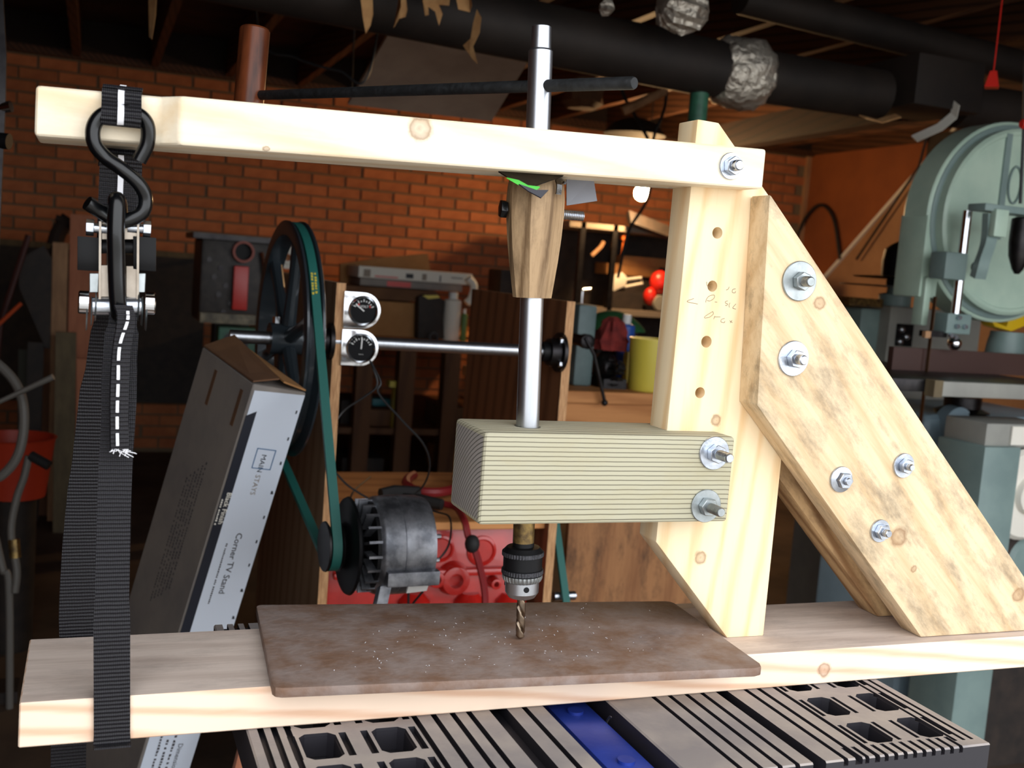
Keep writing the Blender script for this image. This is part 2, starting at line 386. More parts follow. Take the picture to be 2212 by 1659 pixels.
# post: 2x6 on end, with the corner cut off below, a sloped top and the old bolt holes
px0 = .6022; px1 = .7455
def pxz(u, v, y): p = PY(u, v, y); return (p.x, p.z)
tl = pxz(1507, 257, YPOST); tr = pxz(1553, 265, YPOST); ch = pxz(1591, 320, YPOST)
sl = (ch[1]-tr[1])/(ch[0]-tr[0])
poly = [(pxz(1571, 1378, YPOST)[0], 0), (px1, 0), (px1, tr[1]+sl*(px1-tr[0])), tr, tl, pxz(1417, 1171, YPOST)]
holes = [(1561, 503, .006), (1550, 619, .0058), (1537, 740, .0062), (1523, 851, .0058)]
kp = [L_(PY(1221, 1020, YPOST))+(.006,), L_(PY(1547, 908, YPOST))+(.006,), L_(PY(1513, 1205, YPOST))+(.007,)]
M_post = wood('pine_post', S(242, 220, 182), S(230, 196, 148), rot=(0, R90, 0), ring=20, ringamt=.38, rdist=5, knots=kp[1:], streak=6, off=(0, .3, .2))
post = MB().pxz(poly, YPOST, YPOST+PD).build('post', M_post, press, bevel=.002)
cut(post, [MB().lathe(PY(u, v, YPOST-.01), (0, 1, 0), [(0, r), (.038, r)], 20) for u, v, r in holes])

M_pencil = mat('pencil_line', S(150, 128, 106), .8)
def zp(x, y): return PY(1440+x/5.95, 560+y/5.95, YPOST-.0002)
for st_ in ([(350, 505), (262, 543), (400, 575)], [(505, 555), (510, 520), (545, 475), (610, 460), (610, 500), (560, 535), (520, 530)], [(620, 548), (650, 552)],
            [(785, 535), (755, 545), (760, 565), (785, 575), (770, 595), (755, 590)], [(815, 560), (803, 590), (808, 620)], [(890, 575), (850, 625), (890, 640)],
            [(595, 670), (500, 730), (490, 755), (550, 745), (600, 705), (595, 675)], [(620, 730), (605, 770)], [(620, 740), (690, 740)], [(745, 760), (705, 775), (700, 805), (740, 815), (750, 795)],
            [(810, 790), (845, 815)], [(840, 785), (815, 820)], [(515, 290), (520, 335), (550, 370)], [(765, 395), (790, 385), (805, 355)], [(885, 380), (850, 390), (845, 425), (880, 430), (885, 410)]):
    MB().tube(bez([zp(*q_) for q_ in st_], 4), .00028, 4).build('pencil_mark', M_pencil, post)
# diagonal braces
def bxz(u, v): return pxz(u, v, YB)
foot = PZ(1994, 1380, 0); o1 = bxz(1665, 420); o2 = bxz(2212, 1245); lo = bxz(1636, 876)
so = (o2[1]-o1[1])/(o2[0]-o1[0])
bpoly = [(foot.x, 0.0005), (o1[0]-o1[1]/so, 0.0005), o1, (o1[0]-.001, o1[1]-.004), lo]
ang = math.atan2(-(o2[1]-o1[1]), o2[0]-o1[0])
kbr = [L_(PY(1941, 1160, YB))+(.011,), L_(PY(2200, 1285, YB))+(.009,), L_(PY(1974, 1230, YB))+(.004,), L_(PY(1770, 655, YB))+(.007,)]
M_brace = wood('weathered_brace', S(222, 198, 162), S(196, 166, 126), rot=(0, -ang, 0), ring=16, ringamt=.22, stain=S(112, 100, 84), stainamt=.85, knots=kbr, streak=8)
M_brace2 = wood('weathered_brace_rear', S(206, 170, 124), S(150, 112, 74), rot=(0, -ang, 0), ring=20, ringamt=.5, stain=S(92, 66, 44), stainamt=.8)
brace = MB().pxz(bpoly, YB, YPOST).build('brace', M_brace, press, bevel=.0022)
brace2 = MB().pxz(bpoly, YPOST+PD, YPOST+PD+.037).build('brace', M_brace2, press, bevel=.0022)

# guide block: a 4x4 lapped over the post
bx0 = .3888; bx1 = pxz(1580, 1030, YB)[0]; bz1 = .2268; bz0 = bz1-.0885
M_block = wood('guide_block_wood', S(172, 167, 144), S(92, 87, 72), rings=True, ring=72, rdist=.35, ringamt=.8, center=(0, .09, -.14), stain=S(160, 146, 104), stainamt=.3, rough=.7, streak=12, lo=.2, hi=.9, rpow=7.)
blk_ = MB().box((bx0, YB-.0005, bz0), (bx1, YB+.088, bz1)); blk_.mi = [0, 0, 0, 1, 0, 1]
M_blockend = wood('guide_block_end', S(156, 150, 144), S(72, 68, 62), rings=True, ring=72, rdist=.5, ringamt=.8, center=(0, .09, -.14), stain=S(128, 122, 100), stainamt=.35, rough=.75, lo=.2, hi=.9, rpow=5.)
block = blk_.build('guide_block', [M_block, M_blockend], press, bevel=.0045, seg=3)
SX, SY, SZ0 = .4485, .0583, .2268
S1 = V(.4325, .0631, .6101); S0 = V(SX, SY, SZ0); SD = (S1-S0).normalized()
def sp(z): return S0+SD*((z-S0.z)/SD.z)
cut(block, [MB().lathe(sp(.13), SD, [(0, .0135), (.12, .0135)], 24), MB().box((px0, YPOST, bz0-.01), (bx1+.05, YPOST+PD, bz1+.01))])

# lever arm
LY = YB
la, lb, lc, ld = pxz(400, 207, LY), pxz(1657, 322, LY), pxz(390, 312, LY), pxz(1652, 411, LY)
sa = (lb[1]-la[1])/(lb[0]-la[0]); LZ = lambda x: la[1]+sa*(x-la[0]); lh = .0395
xe = -.0035; xn0 = pxz(345, 205, LY+.016)[0]; xn1 = pxz(392, 207, LY)[0]; LD = .088; SB = .016
plan = [(xe, LY+SB), (xn0, LY+SB), (xn1, LY), (lb[0], LY), (lb[0], LY+LD), (xe, LY+LD)]
lv = MB(); n = len(plan)
lv.add([(x, y, LZ(x)-lh) for x, y in plan]+[(x, y, LZ(x)) for x, y in plan], [tuple(range(n))[::-1], tuple(range(n, 2*n))]+[(i, (i+1) % n, n+(i+1) % n, n+i) for i in range(n)])
kl = [L_(PY(908, 278, LY))+(.0105,), L_(PY(575, 321, LY))+(.003,)]
M_lever = wood('pine_lever', S(248, 234, 208), S(238, 214, 176), rot=(0, -math.atan(sa), 0), ring=12, ringamt=.35, knots=kl, streak=6, stain=S(206, 178, 140), stainamt=.3)
lever = lv.build('lever_arm', M_lever, press, bevel=.004, seg=3)
cut(lever, [MB().lathe(sp(.45), SD, [(0, .0142), (.1, .0142)], 24), MB().box((px0, YPOST, .44), (.72, YPOST+PD, .56))])

# bolts: washer, nut and threaded end, each its own piece
def bolt(par, u, v, y, wr_, nr, br, ln, rot=.3, dull=False, wt=.0028, dome=0.):
    c = PY(u, v, y); m = M_zincdull if dull else M_zinc
    MB().lathe(c, (0, -1, 0), [(0, wr_), (wt*.8, wr_), (wt, wr_*.97), (wt+dome, br*1.3), (wt, br*.9)], 36, caps=False).build('washer', m, par)
    nut = MB().hexn(c+V(0, -wt-dome*.3, 0), (0, -1, 0), nr, nr*.78, rot); nut.build('nut', m, par, bevel=.0006, seg=1)
    th = MB(); L = wt+nr*.78+ln; pr = []
    k = int(ln/.0012)
    pr = [(0, br)]+[(wt+nr*.78+i*.0012, br*(1. if i % 2 else .9)) for i in range(k)]+[(L, br*.92), (L+.001, br*.75)]
    th.lathe(c, (0, -1, 0), pr, 18).build('bolt_end', m, par)
bolt(block, 1541, 978, YB, .0172, .0098, .0052, .020, .15)
bolt(block, 1523, 1092, YB, .0172, .0098, .0052, .020, .45, dull=True)
bolt(lever, 1577, 359, LY, .0132, .0095, .0055, .0065, .1)
bolt(brace, 1725, 607, YB, .0205, .0098, .0055, .010, .2, dull=True)
bolt(brace, 1712, 774, YB, .0185, .0098, .0055, .009, .35)
bolt(brace, 1815, 1035, YB, .0142, .0092, .0045, .004, .5, dome=.003)
bolt(brace, 1950, 1005, YB, .0138, .0085, .004, .005, .2)
bolt(brace, 1899, 1146, YB, .0128, .0088, .0045, .006, .6)

# spindle: pipe, chuck, bit, crank
spd = MB().lathe(sp(.146), SD, [(0, .0114), (.08, .0114), (.424, .0116), (.442, .0116), (.444, .0098), (.4645, .0093), (.4655, .0075)], 32).build('spindle_rod', M_steel, press)
q = [(.0, .0098), (.012, .0098), (.0125, .006), (.016, .006), (.017, .0095), (.026, .0095)]
zb = PY(1137, 1140, SY).z
MB().lathe(sp(zb-.022), SD, [(0, .0072), (.002, .0088), (.006, .007), (.008, .0108), (.045, .0108)], 24).build('coupling', M_brass, press)
zc = PY(1132, 1168, SY).z
ck = thing  # chuck pieces hang on the rod part
def down(z0, prof, n=40, fl=None): return MB().lathe(sp(z0), -SD, prof, n, fl=fl)
def zz(v): return PY(1128, v, SY).z
z0 = zz(1166)
chuck = down(z0, [(0, .007), (.0005, .0105), (.006, .0108), (.0065, .0165), (.010, .0198)]+[(.0105, .0205), (.0150, .0205), (.0155, .0196), (.028, .0196), (.0285, .0205), (.0335, .0205), (.034, .0198)]).build('chuck', M_black, press)
M_knurl = mat('knurled_steel', S(46, 46, 50), .45, .6, var=S(70, 70, 74), scale=500)
for t in (.0107, .0288):
    down(z0-t, [(0, .0205), (.0004, .0209), (.0042, .0209), (.0046, .0205)], 90, fl=lambda th, t_: 1+.012*math.cos(45*th)).build('knurled_band', M_knurl, chuck)
down(z0-.0342, [(0, .0199), (.0002, .0203), (.0036, .0203), (.0062, .0190)], 240, fl=lambda th, t_: 1-(.05 if t_ > .0035 else 0.)*(1 if math.sin(30*th) > .2 else 0)).build('gear_ring', M_zincdull, chuck)
nose = down(z0-.0405, [(0, .0165), (.001, .0172), (.012, .0168), (.017, .0135), (.0185, .0095), (.0185, .004)], 40).build('chuck_nose', M_steel, chuck)
for a in (.4, 2.5, 4.6):
    pc = sp(z0-.046)+V(math.cos(a)*.0165, math.sin(a)*.0165, 0)
    MB().cyl(pc, pc+V(math.cos(a), math.sin(a), 0)*.0012, .0028).build('key_hole', M_black, chuck)
# twist bit
zt = .0098+.0003; z1 = z0-.0575; tw = MB(); vs_ = []; fs = []; K = 44; nn = 24
for i in range(K+1):
    t = i/K; z = z1+(zt-z1)*t; c = sp(z)
    rot = t*2*math.pi*1.35
    rr = .0046 if t < .94 else .0046*(1-(t-.94)/.06*.85)
    for j in range(nn):
        th = 2*math.pi*j/nn; g = abs(math.cos(th)); sh = 1-.42*max(0, 1-g*1.9)**.8
        vs_.append(c+V(math.cos(th+rot), math.sin(th+rot), 0)*rr*sh)
for i in range(K):
    for j in range(nn): k = (j+1) % nn; fs.append((i*nn+j, i*nn+k, (i+1)*nn+k, (i+1)*nn+j))
fs += [tuple(range(nn)), tuple(range(K*nn, K*nn+nn))[::-1]]
tw.add(vs_, fs).build('drill_bit', mat('bit_steel', S(150, 132, 112), .3, 1., var=S(110, 98, 86), scale=80), press, smooth=40)
# fluted hardwood collar, a chunk of table leg
zt0 = PY(1150, 643, SY).z; zt1 = PY(1165, 385, SY).z; H = zt1-zt0
prof = [(t*H, r*1.0) for t, r in [(0, .0192), (.12, .0212), (.3, .0242), (.5, .0268), (.68, .0284), (.82, .0288), (.93, .0278), (1.0, .0262)]]
M_collar = wood('dark_fluted_wood', S(168, 140, 106), S(104, 80, 54), rot=(0, R90, 0), ring=24, ringamt=.35, streak=14, stain=S(78, 60, 42), stainamt=.75)
collar = MB().lathe(sp(zt0), SD, prof, 96, fl=lambda th, t: 1-.085*abs(math.cos(4*th+.5))**.6).build('fluted_collar', M_collar, spd, smooth=45)
bc = sp(PY(1160, 458, SY).z); bx = V(math.cos(-.12), math.sin(-.12), 0)
MB().hexn(bc-bx*.0285, -bx, .0088, .0065, .3).build('bolt_head', M_vinyl, spd, bevel=.0008)
MB().lathe(bc+bx*.024, bx, [(i*.0009, .0048 if i % 2 else .0042) for i in range(29)], 16).build('bolt_thread', M_zinc, spd)
# greasy plastic scraps squeezed between collar and lever
zl = LZ(.445)-lh
def flap(name, pts, m, th=.0012, par=lever):
    pts = [Vector(p) for p in pts]; nrm = (pts[1]-pts[0]).cross(pts[2]-pts[0]).normalized()
    return MB().prism(pts, nrm*th).build(name, m, par)
yg = YB+.012
flap('black_plastic_scrap', [PY(1076, 372, yg+.01), PY(1104, 390, yg), PY(1140, 404, yg-.004), PY(1158, 402, yg-.004), PY(1215, 382, yg), PY(1225, 372, yg+.012)], M_grease)
flap('green_plastic_scrap', [PY(1094, 385, yg-.001), PY(1120, 391, yg-.006), PY(1140, 402, yg-.007), PY(1166, 405, yg-.007), PY(1158, 412, yg-.009), PY(1120, 400, yg-.007)], M_green)
flap('black_plastic_tongue', [PY(1120, 399, yg-.007), PY(1158, 412, yg-.0095), PY(1184, 412, yg-.008), PY(1168, 429, yg-.0105), PY(1140, 414, yg-.009)], mat('bag_plastic', S(24, 22, 34), .5))
flap('grey_plastic_flap', [PY(1224, 384, .075), PY(1282, 384, .072), PY(1290, 434, .068), PY(1224, 444, .072)], mat('grey_vinyl', S(122, 124, 132), .35))
MB().ball(sp(zl-.004)+V(.004, 0, 0), .022, 20, 10, (1.2, 1.1, .28)).build('grease', M_grease, lever)
MB().strip(bez([PY(1205, 390, .03), PY(1208, 402, .029), PY(1206, 420, .03)]), V(.006, .002, 0), .0015).build('grease_drip', M_grease, spd)
# crank
zc_ = .56
for _ in range(20): zc_ += (pj(sp(zc_))[1]-186)/2200
cs = sp(zc_); hb = P(552, 206, 1.36); cdir = (cs-hb).normalized()
tt = 0.
while pj(cs+cdir*tt)[0] < 1369: tt += .001
ce_ = cs+cdir*tt
crank = MB().lathe(hb-cdir*.012, cdir, [(0, .0059), ((ce_-hb).length+.01, .0059), ((ce_-hb).length+.012, .005)], 20).build('crank_bar', M_iron, spd)
hu, hv, hz = pj(hb)
ht = P(551, 62, hz)
hax = (ht-P(538, 214, hz)).normalized()
M_handle = wood('varnished_handle', S(112, 58, 32), S(66, 32, 18), rot=(0, R90, 0), ring=20, ringamt=.3, rough=.3, stain=S(40, 18, 12), stainamt=.6)
hd = MB().lathe(ht-hax*.105, hax, [(0, .0178), (.003, .0185), (.06, .0188), (.1025, .0188), (.105, .0172)], 28).build('crank_handle', M_handle, spd)
print('HANDLE', hu, hv, hz, pj(ht))

# ------------------------------------------------------------------ rusty plate under the bit
M_rust = mat('rusty_steel', S(136, 120, 112), .7, .1, var=S(116, 88, 70), scale=26, bump=.5, bscale=120, detail=9)
nt = M_rust.node_tree; bsdf = nt.nodes['Principled BSDF']
src = bsdf.inputs['Base Color'].links[0].from_socket
tc = nt.nodes.new('ShaderNodeTexCoord'); n2 = nt.nodes.new('ShaderNodeTexNoise'); n2.inputs['Scale'].default_value = 9; n2.inputs['Detail'].default_value = 8; n2.inputs['Roughness'].default_value = .7
nt.links.new(tc.outputs['Object'], n2.inputs['Vector'])
mr = nt.nodes.new('ShaderNodeMapRange'); mr.inputs[1].default_value = .56; mr.inputs[2].default_value = .76; mr.inputs[4].default_value = .55; nt.links.new(n2.outputs['Fac'], mr.inputs[0])
mx = nt.nodes.new('ShaderNodeMix'); mx.data_type = 'RGBA'; nt.links.new(mr.outputs[0], mx.inputs[0]); nt.links.new(src, mx.inputs[6]); mx.inputs[7].default_value = c4(S(84, 70, 68)); nt.links.new(mx.outputs[2], bsdf.inputs['Base Color'])
pth = .0095
def z9(u, v): return PZ(u, v, pth)
A, B_, C_, D_ = z9(590, 1487), z9(1655, 1442), z9(1470, 1297)-V(.012, 0, 0), z9(553, 1306)
def rc(p, q, r, d=.012):
    a = p+(q-p).normalized()*d; b = p+(r-p).normalized()*d; return [a, (a+b)/2*.55+p*.45, b]
pp = rc(A, D_, B_, .008)+rc(B_, A, C_, .012)+rc(C_, B_, D_, .008)+rc(D_, C_, A, .006)
MB().prism([V(p.x, p.y, .0004) for p in pp], (0, 0, pth-.0004)).build('steel_plate', M_rust, None, 'rusty brown steel plate lying on the base board under the drill bit', 'steel plate', bevel=.0014)
# metal shavings on the plate
sh = MB(); random.seed(3)
for k in range(120):
    u = random.gauss(1120, 210); v = random.gauss(1395, 45)
    p = PZ(u, v, pth)
    if not (.22 < p.x < .66 and -.02 < p.y < .16): continue
    a = random.uniform(0, 6.28); l = random.uniform(.0005, .0018); dx = V(math.cos(a), math.sin(a), 0)
    sh.strip([p+V(0, 0, .0003), p+dx*l+V(0, 0, random.uniform(.0004, .0012))], V(-dx.y, dx.x, 0)*.0006, .0003)
so_ = sh.build('metal_shavings', mat('shaving_steel', S(222, 222, 226), .35, .3), None, 'bright metal shavings scattered over the rusty plate', 'shavings', kind='stuff')

# ------------------------------------------------------------------ folding workbench
ZJ = -.0385
wbn = thing('folding_workbench', 'folding portable workbench with grooved grey jaws and a blue beam under the plank', 'workbench', V(.52, .06, FLOOR))
M_jaw = mat('worn_jaw', S(158, 148, 140), .45, .0, var=S(126, 120, 120), scale=9, bump=.15, bscale=150)
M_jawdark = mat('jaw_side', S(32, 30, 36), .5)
M_blue = mat('blue_paint', S(40, 62, 150), .35, .2, var=S(34, 54, 136), scale=20, bump=.15, bscale=80)
def jaw(x0, x1, y0, y1, cuts, grooves):
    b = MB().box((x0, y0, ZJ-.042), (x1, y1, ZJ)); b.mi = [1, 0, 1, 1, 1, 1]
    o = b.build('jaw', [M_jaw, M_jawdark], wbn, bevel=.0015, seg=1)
    cs_ = []
    for (a, c, w, e, dp) in grooves: cs_.append(MB().box((a, c, ZJ-dp), (w, e, ZJ+.01)))
    cut(o, cs_)
    if cuts: cut(o, [MB().prism([V(x, y, ZJ-.08) for x, y in c], (0, 0, .2)) for c in cuts])
    for p_ in o.data.polygons:      # faces below the jaw top, grooves included, take the dark side colour
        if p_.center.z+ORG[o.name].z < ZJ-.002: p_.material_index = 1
    for c in cuts:   # the rim inside each window
        r = MB(); cx = sum(p[0] for p in c)/len(c); cy = sum(p[1] for p in c)/len(c)
        pts = [V(x, y, ZJ-.012) for x, y in c]
        r.strip(pts, V(0, 0, .018), .002, closed=True).build('window_rim', M_jawdark, o)
    return o
def rr(x0, y0, x1, y1, r=.006):
    return [(x0+r, y0), (x1-r, y0), (x1, y0+r), (x1, y1-r), (x1-r, y1), (x0+r, y1), (x0, y1-r), (x0, y0+r)]
def win(u0, v0, u1, v1):
    a, b = PZ(u0, v0, ZJ), PZ(u1, v1, ZJ); return a, b
y0j, y1j = -.163, .282
xa = PZ(534, 1582, ZJ).x; xb = PZ(1190, 1540, ZJ).x
wl = []; gl = []
xs1 = [(PZ(640, 1582, ZJ).x, PZ(720, 1577, ZJ).x), (PZ(797, 1572, ZJ).x, PZ(872, 1568, ZJ).x)]
yt = PZ(760, 1578, ZJ).y; wy = .05; wg = .012
for k in range(-3, 4):
    for (p, q) in xs1:
        ya = yt-(k+1)*wy-k*wg
        if ya > y0j+.02 and ya+wy < y1j-.02: wl.append(rr(p, ya, q, ya+wy))
        for e in (p-.0095, q+.003): gl.append((e, ya+.002, e+.0065, ya+wy-.002, .006))
for k in range(3): gl.append((xa+.009+k*.0115, y0j-.01, xa+.0145+k*.0115, y1j+.01, .006))
gs = [893, 938, 982, 1020]
for u in gs: x = PZ(u, 1556, ZJ).x; gl.append((x, y0j-.01, x+.0055, y1j+.01, .006))
x = PZ(1064, 1543, ZJ).x; gl.append((x, y0j-.01, x+.018, y1j+.01, .012))
x = PZ(1135, 1538, ZJ).x; gl.append((x, y0j-.01, x+.0055, y1j+.01, .006))
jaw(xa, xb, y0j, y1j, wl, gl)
xc = PZ(1318, 1520, ZJ).x; xd = .8655
wr_ = []; gr = []
for u, v in [(1414, 1512), (1448, 1508), (1483, 1504), (1515, 1500)]: x = PZ(u, v, ZJ).x; gr.append((x, y0j-.01, x+.005, y1j+.01, .006))
x = PZ(1552, 1499, ZJ).x; gr.append((x, y0j-.01, x+.014, y1j+.01, .014))
for u, v in [(1613, 1495), (1640, 1492), (1674, 1489)]: x = PZ(u, v, ZJ).x; gr.append((x, y0j-.01, x+.005, y1j+.01, .006))
xs2 = [(PZ(1732, 1507, ZJ).x, PZ(1787, 1506, ZJ).x), (PZ(1840, 1500, ZJ).x, PZ(1890, 1497, ZJ).x)]
ytop = PZ(1760, 1507, ZJ).y
for k in range(-4, 2):
    for (p, q) in xs2:
        ya = ytop-(k+1)*.045-k*.018
        if ya > y0j+.02 and ya+.045 < y1j-.02: wr_.append(rr(p, ya, q, ya+.045)); gr += [(e, ya+.002, e+.0045, ya+.043, .006) for e in (p-.008, q+.003)]
for k in range(3): gr.append((xd-.014-k*.010, y0j+.012, xd-.010-k*.010, y1j+.01, .006))
for k in range(12): gr.append((xd-.16+k*.011, y0j-.01, xd-.1555+k*.011, y0j+.022, .006))
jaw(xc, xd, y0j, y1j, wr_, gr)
xB0 = PZ(1190, 1540, ZJ-.012).x+.003; xB1 = PZ(1280, 1530, ZJ-.012).x
beam = MB().box((xB0, y0j+.03, ZJ-.06), (xB1, y1j-.04, ZJ-.012)).build('steel_beam', M_blue, wbn, bevel=.003)
for k in range(3):
    c = V((xB0+xB1)/2, y0j+.06+k*.11, ZJ-.012); MB().cyl(c, c+V(0, 0, .003), .008, n=20).build('rivet', M_blue, beam)
MB().tube(bez([V(xB1+.006, .0, ZJ-.03), V(xB1+.010, -.01, ZJ-.012), V(xB1+.016, -.03, ZJ-.03)]), .0015, 6).build('spring', M_steel, wbn)
for sy in (y0j+.05, y1j-.05):
    MB().box((xa+.02, sy-.02, ZJ-.09), (xd-.02, sy+.02, ZJ-.043)).build('cross_rail', M_jawdark, wbn, bevel=.004)
for sx in (xa+.06, xd-.06):
    for sy, dy in ((y0j+.05, -.1), (y1j-.05, .1)):
        MB().strip([V(sx, sy, ZJ-.07), V(sx, sy+dy, FLOOR+.02)], V(.03, 0, 0), .025).build('leg', M_blue if sx < .5 else M_jawdark, wbn)
        MB().box((sx-.02, sy+dy-.02, FLOOR), (sx+.02, sy+dy+.02, FLOOR+.03)).build('foot', M_rubber, wbn)

# ------------------------------------------------------------------ ratchet strap
rs = thing('ratchet_strap', 'black ratchet tie-down strap with S hooks tying the lever end to the plank', 'ratchet strap', V(.1, .05, -.06))
M_web = ribbed('black_webbing', S(13, 12, 16), 'Z', .0034, .6, .9, S(25, 23, 29))
M_refl = mat('white_thread', S(238, 238, 242), .6)
XS = PY(262, 230, .03).x; wv = V(.030, -.004, 0)
zt_ = LZ(XS)+.0032; ys0 = LY+SB-.0036
# loop over the lever
lp = [V(XS, ys0-.003, PY(262, 262, ys0-.003).z), V(XS, ys0-.013, PY(262, 271, ys0-.013).z), V(XS, ys0-.0185, PY(262, 254, ys0-.0185).z), V(XS, ys0-.0165, PY(262, 238, ys0-.0165).z), V(XS, ys0-.006, LZ(XS)-.008), V(XS, ys0-.0005, LZ(XS)+.0002), V(XS+.001, ys0+.004, zt_+.001), V(XS+.002, LY+LD-.006, zt_), V(XS+.002, LY+LD+.0042, zt_-.003), V(XS+.002, LY+LD+.0046, LZ(XS)-lh*.5), V(XS+.002, LY+LD+.0044, LZ(XS)-lh-.004), V(XS+.001, LY+LD-.01, LZ(XS)-lh-.016)]
webs = []
MB().strip(bez(lp, 4), wv, .0022).build('webbing_loop', M_web, rs)
st = [V(p.x-.0005, p.y-.0016, p.z) if i < 6 else V(p.x, p.y, p.z+.0016) for i, p in enumerate(lp[:7])]
MB().strip(bez(st, 4), V(.0048, 0, 0), .0008).build('white_stripe', M_refl, rs)
# webbing behind the hook, from lever to ratchet
zr1 = PY(262, 475, .03).z
bk = [V(XS+.001, LY+LD-.01, LZ(XS)-lh-.016), V(XS+.002, .06, PY(262, 345, .06).z), V(XS+.002, .045, zr1-.02)]
MB().strip(bez(bk, 6), V(.0335, 0, 0), .002).build('webbing', M_web, rs)
MB().strip(bez([p+V(0, -.0018, 0) for p in bk], 6), V(.0045, 0, 0), .0006).build('white_stripe', M_refl, rs)
# upper S hook, traced as one bent rod in the plane facing out
def pl_(u, v, dy=0): return PY(u, v, ys0-.009+dy)
hk = bez([pl_(300, 348, .004), pl_(318, 310, .003), pl_(318, 270, .001), pl_(298, 247), pl_(262, 240), pl_(222, 248), pl_(202, 275), pl_(204, 310), pl_(228, 340), pl_(262, 364, -.003), pl_(298, 395, -.003), pl_(314, 428), pl_(306, 460), pl_(272, 477), pl_(245, 474), pl_(216, 456), pl_(188, 438, -.004)], 8)
MB().tube(hk, .0059, 14).build('upper_hook', M_vinyl, rs)
hk2 = bez([pl_(258, 478, .012), pl_(256, 440, .008), pl_(252, 432, -.004), pl_(252, 440, -.014), pl_(250, 500, -.016), pl_(251, 560, -.014), pl_(253, 630, -.012), pl_(257, 672, -.008), pl_(262, 682, .0), pl_(264, 665, .010)], 8)
MB().tube(hk2, .0068, 14).build('lower_hook', M_vinyl, rs)
# ratchet body
yr = .03
def pr(u, v, dy=0): return PY(u, v, yr+dy)
def plate(name, pts, m, th=.0018): 
    return MB().prism([pr(u, v) for u, v in pts], (0, th, 0)).build(name, m, rs, bevel=.0005, seg=1)
M_rat = mat('ratchet_steel', S(160, 150, 138), .32, 1., var=S(136, 126, 114), scale=40)
for (ul, ur, s) in ((214, 219, -1), (296, 301, 1)):
    MB().prism([pr(ul, 478, -.004), pr(ur, 478, -.004), pr(ur-1, 655, -.004), pr(ul-1, 655, -.004)], (0, .03, 0)).build('side_plate', M_rat, rs)
plate('cross_plate', [(219, 480), (297, 480), (297, 518), (219, 518)], M_rat)
plate('frame_arm', [(217, 572), (236, 572), (236, 642), (214, 642)], M_rat)
plate('frame_arm', [(272, 574), (297, 574), (296, 646), (272, 642)], M_rat)
MB().tube([pr(180, 535, .006), pr(250, 535, .002), pr(325, 535, .006)], .0048, 12).build('handle_bar', M_black, rs)
for u0, s in ((193, -1), (312, 1)):
    MB().strip(bez([pr(u0, 512, .004), pr(u0-s*0+s*16*0, 520, .004), pr(u0, 560, .004), pr(u0, 580, .006)], 4), V(.018, 0, 0), .012).build('handle_grip', M_black, rs, bevel=.002)
for u, v in ((203, 492), (309, 494)):
    c = pr(u, v); sgn = -1 if u < 250 else 1
    MB().hexn(c, V(sgn, 0, 0), .0068, .006).build('hex_bolt', M_zinc, rs, bevel=.0006)
    MB().cyl(c, c-V(sgn*.012, 0, 0), .004).build('bolt_shank', M_zinc, rs)
for u0, u1 in ((193, 214), (296, 315)):
    plate('pawl_plate', [(u0, 590), (u1, 590), (u1-2, 632), (u0, 632)], M_zincdull)
for u, s in ((200, -1), (305, 1)):
    c = pr(u, 662)
    for k, (t, r) in enumerate(((0, .0125), (.003, .0125), (.0065, .0125))):
        MB().lathe(c+V(s*(t-.003), .002, -.004*k), (s, 0, 0), [(0, r*.9), (.0012, r)], 24).build('ratchet_disc', M_zincdull, rs)
    MB().lathe(c+V(s*.003, 0, .003), (s, 0, 0), [(0, .0095), (.007, .0095), (.008, .0085)], 24).build('spool_cap', M_chrome, rs)
MB().cyl(pr(200, 662), pr(305, 662), .0075).build('spool', M_zinc, rs)
# the two legs of the strap loop round the plank
def zat(v, y, u=240): return PY(u, v, y).z
yF = -.0032
fr = []; ws = []
for (uc, v, y, w) in [(268, 655, .028, .022), (263, 720, .020, .026), (258, 800, .012, .027), (256, 900, .006, .026), (250, 1000, .002, .026), (245, 1150, -.002, .0262), (242, 1340, yF, .0285), (242, 1520, yF, .0285), (242, 1598, yF, .029)]:
    p = PY(uc, v, y); fr.append(p); ws.append(w)
zbm = -.038-.0022
pf = fr[-1]
fr = [p for p in fr if p.z > -.034]+[V(pf.x, yF, -.035), V(pf.x, yF+.001, zbm+.0005), V(pf.x, .004, zbm), V(pf.x-.01, .148, zbm), V(pf.x-.012, .1555, zbm+.002), V(pf.x-.013, .1562, -.03)]
k0 = len(ws); ws = ws[:len(fr)]+[.029]*(max(0, len(fr)-len(ws)))
xbk = PY(170, 1370, .156).x
bkp = [(PY(170, 1370, .157)), PY(176, 1200, .150), PY(196, 1000, .130), PY(220, 800, .09), PY(236, 700, .055), PY(246, 658, .034)]
front = MB().strip(bez(fr, 4), [V(ws[min(int(i/4), len(ws)-1)], 0, 0) for i in range(len(bez(fr, 4)))], .002).build('webbing_front', M_web, rs)
bw = [.0345, .0345, .032, .027, .025, .023]
bb = [V(fr[-1].x, .1562, -.03), V((fr[-1].x+bkp[0].x)/2, .1565, -.012)]+bkp; bw = [.0325, .033]+bw
MB().strip(bez(bb, 4), [V(bw[min(int(i/4), len(bw)-1)], 0, 0) for i in range(len(bez(bb, 4)))], .002).build('webbing_back', M_web, rs)
